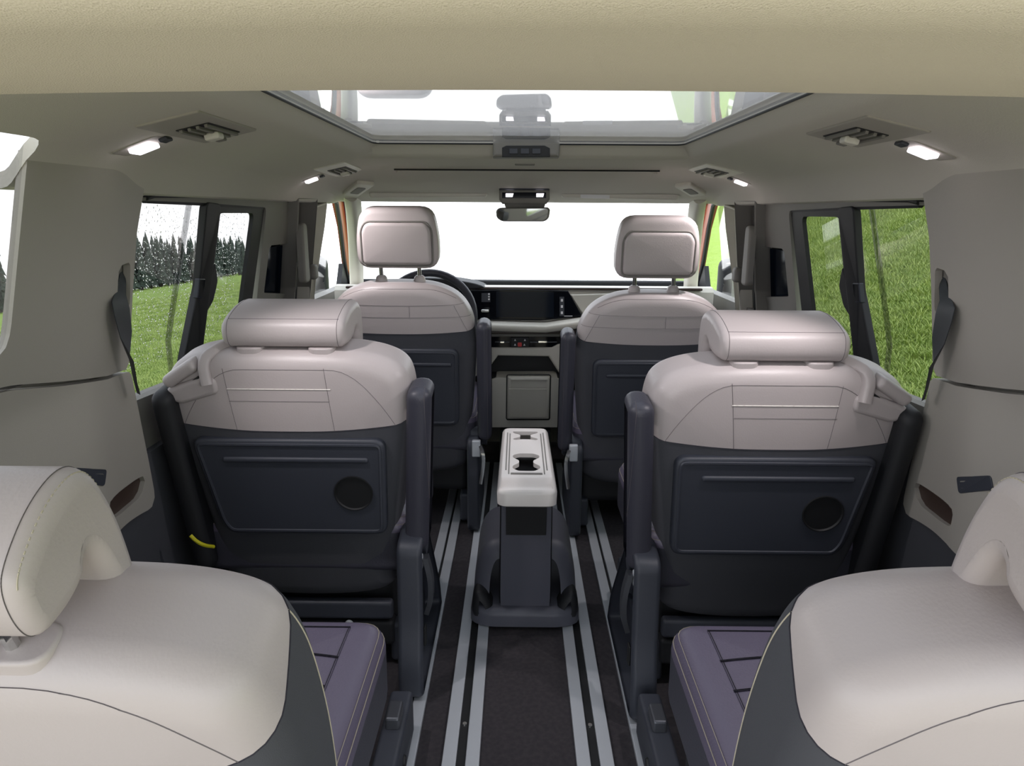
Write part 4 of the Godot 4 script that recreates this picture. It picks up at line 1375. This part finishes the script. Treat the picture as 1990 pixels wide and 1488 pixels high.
# ---------------------------------------------------------------- fittings under the headliner
# a plate lying on the headliner between four pixels, and a frame to build on it: x along the first edge, y along the second
func roof_frame(px: Array) -> Array:
	var p := []
	for q in px:
		p.append(on_roof(q.x, q.y))
	var c: Vector3 = (p[0] + p[1] + p[2] + p[3]) / 4
	var x: Vector3 = ((p[1] + p[2]) - (p[0] + p[3])).normalized()
	var y: Vector3 = (p[3] + p[2]) - (p[0] + p[1])
	var n := x.cross(y).normalized()
	y = n.cross(x)
	if n.y > 0:
		n = -n
	return [Transform3D(Basis(x, y, n), c), ((p[1] + p[2]) - (p[0] + p[3])).length() / 2, absf(((p[3] + p[2]) - (p[0] + p[1])).dot(y)) / 2]


func ceiling_vent(px: Array, label: String, hw: float, hh: float, front: bool) -> void:
	var fr := roof_frame(px)
	var m: Transform3D = fr[0]
	var w: float = fr[1]
	var h: float = fr[2]
	var t := thing("ceiling_vent", label, "air vent", m.origin, "ceiling air vents")
	part(t, "plate", slab(rect(w, h, 0.006), -0.010, 0.003, 0, 0.003).xf(m), "trim_pale" if front else "trim")
	part(t, "grille_recess", slab(rect(w * hw, h * hh, 0.004, Vector2(w * 0.10, h * 0.02)), 0.001, 0.0042).xf(m), "rubber")
	for k in 4:
		part(t, "louvre", rbox(Vector3(w * hw * 0.96, h * hh * 0.10, 0.006), 0.001, Vector3(w * 0.10, h * (0.02 + hh * (-0.37 + 0.25 * k)), 0.006)).turn(Vector3(0, 0, 1), 0).xf(m), "trim_grey")
	part(t, "thumb_tab", rbox(Vector3(w * 0.10, h * 0.26, 0.012), 0.004, Vector3(w * 0.12, h * 0.05, 0.012)).xf(m), "trim_pale")
	part(t, "shut_wheel", rbox(Vector3(w * 0.06, h * 0.16, 0.006), 0.002, Vector3(w * 0.40, -h * 0.1, 0.007)).xf(m), "trim_grey")


func reading_lamp(u: float, v: float, size: float, label: String, energy: float, du: float) -> void:
	var c := on_roof(u, v)
	var n := roof_normal(c)
	var x := Vector3(1, 0, 0).slide(n).normalized()
	var m := Transform3D(Basis(x, n.cross(x), n), c)
	var t := thing("reading_lamp", label, "lamp", c, "ceiling reading lamps")
	part(t, "bezel", slab(rect(size * 1.9, size * 1.2, size * 0.2), -0.008, 0.002, 0, 0.002).xf(m), "trim")
	part(t, "switch", rbox(Vector3(size * 0.32, size * 0.5, 0.006), 0.002, Vector3(-size * 0.85 * signf(du), 0, 0.006)).xf(m), "plastic_dark")
	part(t, "lamp_lens", slab(rounded([Vector2(-size * 0.42, -size * 0.40), Vector2(size * 0.42, -size * 0.40), Vector2(size * 0.42, size * 0.40), Vector2(-size * 0.42, size * 0.40)], size * 0.1), 0.003, 0.010, 0, 0.002).xf(m), "led_lens", 42, "lit white lamp lens")
	var l := SpotLight3D.new()
	l.name = "lamp_light"
	l.spot_angle = 52.0
	l.spot_angle_attenuation = 0.6
	l.light_size = size * 0.35
	l.light_energy = energy
	l.light_color = c8(255, 248, 250)
	l.shadow_enabled = true
	l.spot_range = 6.0
	l.spot_attenuation = 2.0
	t.add_child(l)
	l.position = n * 0.016
	l.basis = Basis.looking_at(Vector3(-0.75 * signf(c.x), -1.0, -0.10).normalized(), Vector3(0, 0, 1))


func fittings() -> void:
	for side in ["driver", "passenger"]:
		var lf: bool = side == "driver"

		if lf:
			ceiling_vent([Vector2(290, 251), Vector2(410, 280), Vector2(488, 246), Vector2(357, 206)], "pale slatted ceiling vent above the middle seat behind the driver", 0.55, 0.55, false)
			ceiling_vent([Vector2(622, 331), Vector2(660, 346), Vector2(701, 325), Vector2(657, 310)], "pale ceiling vent with slats above the driver seat", 0.62, 0.6, true)
			reading_lamp(277, 281, 0.046, "lit ceiling lamp above the window behind the driver seat's row", 0.22, -1)
			reading_lamp(604, 347, 0.042, "lit ceiling lamp beside the driver's vent", 0.18, -1)
		else:
			ceiling_vent([Vector2(1776, 262), Vector2(1654, 288), Vector2(1578, 254), Vector2(1720, 214)], "pale slatted ceiling vent above the middle seat behind the passenger", 0.55, 0.55, false)
			ceiling_vent([Vector2(1430, 338), Vector2(1388, 348), Vector2(1346, 325), Vector2(1390, 312)], "pale ceiling vent with slats above the front passenger seat", 0.62, 0.6, true)
			reading_lamp(1797, 290, 0.046, "lit ceiling lamp above the window behind the passenger seat's row", 0.22, 1)
			reading_lamp(1441, 352, 0.042, "lit ceiling lamp beside the passenger's vent", 0.18, 1)
	# grab handles above the front doors
	for q in [[Vector2(680, 375), Vector2(712, 352), "folded pale grab handle above the driver door"], [Vector2(1358, 375), Vector2(1326, 355), "folded pale grab handle above the passenger door"]]:
		var a := on_roof(q[0].x, q[0].y)
		var b := on_roof(q[1].x, q[1].y)
		var n := roof_normal((a + b) / 2)
		var x := (b - a).normalized()
		var y := n.cross(x).normalized()
		var m := Transform3D(Basis(x, y, x.cross(y)), (a + b) / 2)
		var t := thing("grab_handle", q[2], "handle", (a + b) / 2, "roof grab handles")
		part(t, "housing", slab(rect(a.distance_to(b), 0.06, 0.015), -0.012, 0.012, 0, 0.006).xf(m), "trim_pale")
		part(t, "grip_hollow", slab(rect(a.distance_to(b) * 0.5, 0.03, 0.01), 0.008, 0.0135).xf(m), "trim_grey")
	# sun visors
	for q in [[[Vector2(716, 374), Vector2(730, 369), Vector2(938, 365), Vector2(948, 370), Vector2(946, 383), Vector2(720, 385)], "pale sun visor folded above the driver side of the windscreen"], [[Vector2(1090, 371), Vector2(1100, 366), Vector2(1310, 374), Vector2(1320, 379), Vector2(1317, 389), Vector2(1092, 384)], "pale sun visor with a label folded above the passenger side of the windscreen"]]:
		var t := thing("sun_visor", q[1], "sun visor", az(q[0][0].x, q[0][0].y, 2.74), "sun visors")
		var vis := part(t, "visor", fascia(q[0], 2.74, 0.008, 0.014, 0.007, 0.01), "trim_pale")
		if q[0][0].x > 1000:
			part(vis, "sticker", fascia([Vector2(1128, 378), Vector2(1184, 379), Vector2(1184, 386), Vector2(1128, 385)], 2.74, 0.0095, 0.0), "white_mark", 42, "white warning sticker")
	# housing of the roof blind controls
	var h := thing("roof_control_housing", "grey housing with dark buttons at the front edge of the glass roof", "control unit", az(1021, 290, 2.09))
	part(h, "housing", fascia([Vector2(958, 278), Vector2(972, 268), Vector2(1075, 268), Vector2(1088, 280), Vector2(1086, 306), Vector2(958, 306)], 2.09, 0.018, 0.05, 0.010), "trim_grey")
	part(h, "button_panel", fascia([Vector2(976, 288), Vector2(984, 284), Vector2(1058, 284), Vector2(1068, 289), Vector2(1068, 306), Vector2(976, 306)], 2.09, 0.021, 0.0, 0.002), "plastic_black")
	for k in 3:
		part(h, "button", fascia([Vector2(990 + k * 22, 290), Vector2(1006 + k * 22, 290), Vector2(1006 + k * 22, 300), Vector2(990 + k * 22, 300)], 2.09, 0.024, 0.0, 0.001), "plastic_dark")
	# blind pull tab
	var tab := part(self, "blind_tab", rbox(Vector3(0.06, 0.008, 0.02), 0.003, on_roof(1020, 319)), "trim_grey")
	tag(tab, "small grey pull tab on the pale strip before the glass roof", "tab")
	# overhead console with two small lamps and the mirror
	var oc := thing("overhead_console", "dark overhead console with two small lit lamps above the mirror", "console", az(1019, 365, 2.66))
	part(oc, "cover", fascia([Vector2(970, 362), Vector2(978, 345), Vector2(1060, 345), Vector2(1068, 362), Vector2(1068, 370), Vector2(970, 370)], 2.64, 0.02, 0.06, 0.012), "metal_dark")
	part(oc, "lamp_bar", fascia([Vector2(970, 366), Vector2(1068, 366), Vector2(1068, 388), Vector2(1062, 396), Vector2(976, 396), Vector2(970, 388)], 2.65, 0.015, 0.06, 0.008), "trim_grey")
	part(oc, "switch_panel", fascia([Vector2(976, 374), Vector2(1061, 374), Vector2(1061, 385), Vector2(976, 385)], 2.65, 0.017, 0.0, 0.001), "gloss_black")
	for u in [983.0, 1042.0]:
		part(oc, "lamp_lens", fascia([Vector2(u, 376), Vector2(u + 15, 376), Vector2(u + 13, 383), Vector2(u, 383)], 2.65, 0.020, 0.0, 0.001), "led_lens", 42, "small lit lamp lens")
	var mi := thing("rear_view_mirror", "grey rear view mirror hanging from the windscreen top", "mirror", az(1015, 415, 2.72))
	part(mi, "stem", fascia([Vector2(978, 390), Vector2(1062, 390), Vector2(1056, 408), Vector2(984, 408)], 2.72, 0.0, 0.04, 0.0), "trim_grey")
	var mc := az(1015, 417, 2.70)
	var mt := Transform3D(Basis(Vector3.UP, deg_to_rad(-13)) * Basis(Vector3(1, 0, 0), deg_to_rad(3)), mc)
	var mo := rounded([Vector2(-0.100, 0.014), Vector2(-0.088, 0.024), Vector2(0.092, 0.026), Vector2(0.100, 0.018), Vector2(0.096, -0.012), Vector2(0.082, -0.024), Vector2(-0.078, -0.025), Vector2(-0.098, -0.012)], 0.010)
	part(mi, "mirror_case", slab(mo, -0.03, 0.0, 0.012, 0.003).xf(mt), "trim_grey")
	part(mi, "mirror_glass", slab(inset(mo, 0.004 if signed_area(mo) > 0 else -0.004), -0.002, 0.0012).xf(mt), "mirror")


# ---------------------------------------------------------------- belts and the small strap
func strap(path: Array, half: float, across_dir: Array) -> S:
	var s := S.new()
	for k in path.size() - 1:
		var a: Vector3 = across_dir[k].normalized() * half
		var b: Vector3 = across_dir[k + 1].normalized() * half
		s.quad(path[k] - a, path[k] + a, path[k + 1] + b, path[k + 1] - b)
	return thicken(s, Vector3(0.0008, 0, 0.0012))


func belts() -> void:
	for side in [-1.0, 1.0]:
		var who := "driver" if side < 0 else "passenger"
		# middle row belt from the outlet in the quarter trim down to the seat
		var t := thing("seat_belt", "dark seat belt running from the quarter trim to the middle seat behind the %s" % who, "seat belt", Vector3(0.78 * side, 0.9, -1.36), "middle row seat belts")
		var pts := [Vector2(238, 528), Vector2(237, 552), Vector2(232, 580), Vector2(238, 606), Vector2(246, 650), Vector2(256, 700), Vector2(264, 742), Vector2(270, 765)]
		var wid := [0.008, 0.018, 0.028, 0.030, 0.024, 0.014, 0.010, 0.010]
		var s := S.new()
		var rows := []
		for k in pts.size():
			var off: float = [0.012, 0.002, -0.024, -0.030, -0.030, -0.030, -0.030, -0.030][k]
			var w := wl(pts[k].x, pts[k].y, off)
			var c := Vector3(-wall_x(w.y) - off, w.y, -w.x)
			var dir := Vector3(-0.06, 0.12, -0.99).normalized() if k < 5 else Vector3(-0.9, 0.0, -0.3).normalized().lerp(Vector3(-0.25, 0, -0.95), 0.5).normalized()
			rows.append([c - dir * wid[k], c + dir * wid[k]])
		for k in rows.size() - 1:
			s.quad(rows[k][0], rows[k][1], rows[k + 1][1], rows[k + 1][0])
		s = thicken(s, Vector3(-0.0015, 0, 0.0))
		part(t, "webbing", s if side < 0 else s.mirror(), "webbing", 60)
		var oc := wl(238, 548, 0.006)
		var guide := rbox(Vector3(0.02, 0.012, 0.05), 0.005, Vector3(-wall_x(oc.y) - 0.045, oc.y + 0.03, -oc.x))
		part(t, "belt_guide", guide if side < 0 else guide.mirror(), "plastic_black")
		# front belt on the door pillar
		var fb := thing("seat_belt", "seat belt with pale loop on the pillar beside the %s" % who, "seat belt", Vector3(0.75 * side, 0.95, -2.66), "front seat belts")
		var h := wl(609, 528, -0.03)
		var hub := rbox(Vector3(0.03, 0.055, 0.045), 0.013, Vector3(-wall_x(h.y) + 0.03, h.y, -h.x))
		part(fb, "belt_loop", hub if side < 0 else hub.mirror(), "trim_grey")
		var a := wl(610, 540, -0.035)
		var b := wl(612, 640, -0.035)
		var p0 := Vector3(-wall_x(a.y) + 0.035, a.y, -a.x)
		var p1 := Vector3(-wall_x(b.y) + 0.035, b.y, -b.x)
		var web := strap([p0, p0.lerp(p1, 0.5), p1], 0.016, [Vector3(0.3, 0, 1), Vector3(0.3, 0, 1), Vector3(0.3, 0, 1)])
		part(fb, "webbing", web if side < 0 else web.mirror(), "webbing")
		var tong := rbox(Vector3(0.012, 0.07, 0.04), 0.005, p0.lerp(p1, 0.78) + Vector3(0.006, 0, 0))
		part(fb, "buckle_tongue", tong if side < 0 else tong.mirror(), "plastic_black")
		var sh := wl(592, 480, -0.03)
		var cover := slab(rounded([Vector2(-0.03, -0.10), Vector2(0.03, -0.10), Vector2(0.025, 0.10), Vector2(-0.025, 0.10)], 0.02), -0.01, 0.014, 0.0, 0.008).xf(Transform3D(Basis(Vector3(0, 0, -1), Vector3(0, 1, 0), Vector3(1, 0, 0)), Vector3(-wall_x(sh.y) + 0.022, sh.y - 0.02, -sh.x)))
		part(fb, "height_adjuster", cover if side < 0 else cover.mirror(), "trim_grey")
	var yp := chaikin([az(370, 1040, 1.50), az(382, 1052, 1.50), az(398, 1060, 1.51), az(415, 1062, 1.54)], 2, false)
	var y := thing("release_strap", "yellow release strap beside the middle seat behind the driver", "strap", yp[0])
	part(y, "loop", tube(yp, 0.0042, 8), "yellow")


# ---------------------------------------------------------------- everything
func _ready() -> void:
	rng.seed = 77
	# camera
	var cam := Camera3D.new()
	cam.name = "camera"
	cam.fov = rad_to_deg(2.0 * atan(744.0 / F))
	cam.near = 0.02
	cam.far = 800.0
	cam.rotation_degrees = Vector3(-13.3434, 0.3971, 0.35)
	cam.position = EYE
	add_child(cam)
	cam.current = true
	view = Basis.from_euler(Vector3(deg_to_rad(-13.3434), deg_to_rad(0.3971), deg_to_rad(0.35)))
	# overcast sky
	var sky := ProceduralSkyMaterial.new()
	sky.sky_top_color = c8(222, 230, 240)
	sky.sky_horizon_color = c8(246, 247, 250)
	sky.sky_curve = 0.15
	sky.ground_bottom_color = c8(225, 228, 230)
	sky.ground_horizon_color = c8(246, 247, 250)
	sky.ground_curve = 0.15
	sky.sun_angle_max = 1.0
	sky.energy_multiplier = 3.2
	var world := WorldEnvironment.new()
	world.name = "environment"
	var env := Environment.new()
	env.background_mode = Environment.BG_SKY
	env.sky = Sky.new()
	env.sky.sky_material = sky
	env.ambient_light_source = Environment.AMBIENT_SOURCE_SKY
	env.tonemap_mode = Environment.TONE_MAPPER_LINEAR
	env.tonemap_exposure = 1.08
	env.sdfgi_enabled = true
	env.ssao_enabled = true
	env.ssil_enabled = true
	world.environment = env
	add_child(world)
	materials()
	shell()
	outside()
	seats()
	rails()
	sliding_console()
	dashboard()
	fittings()
	belts()
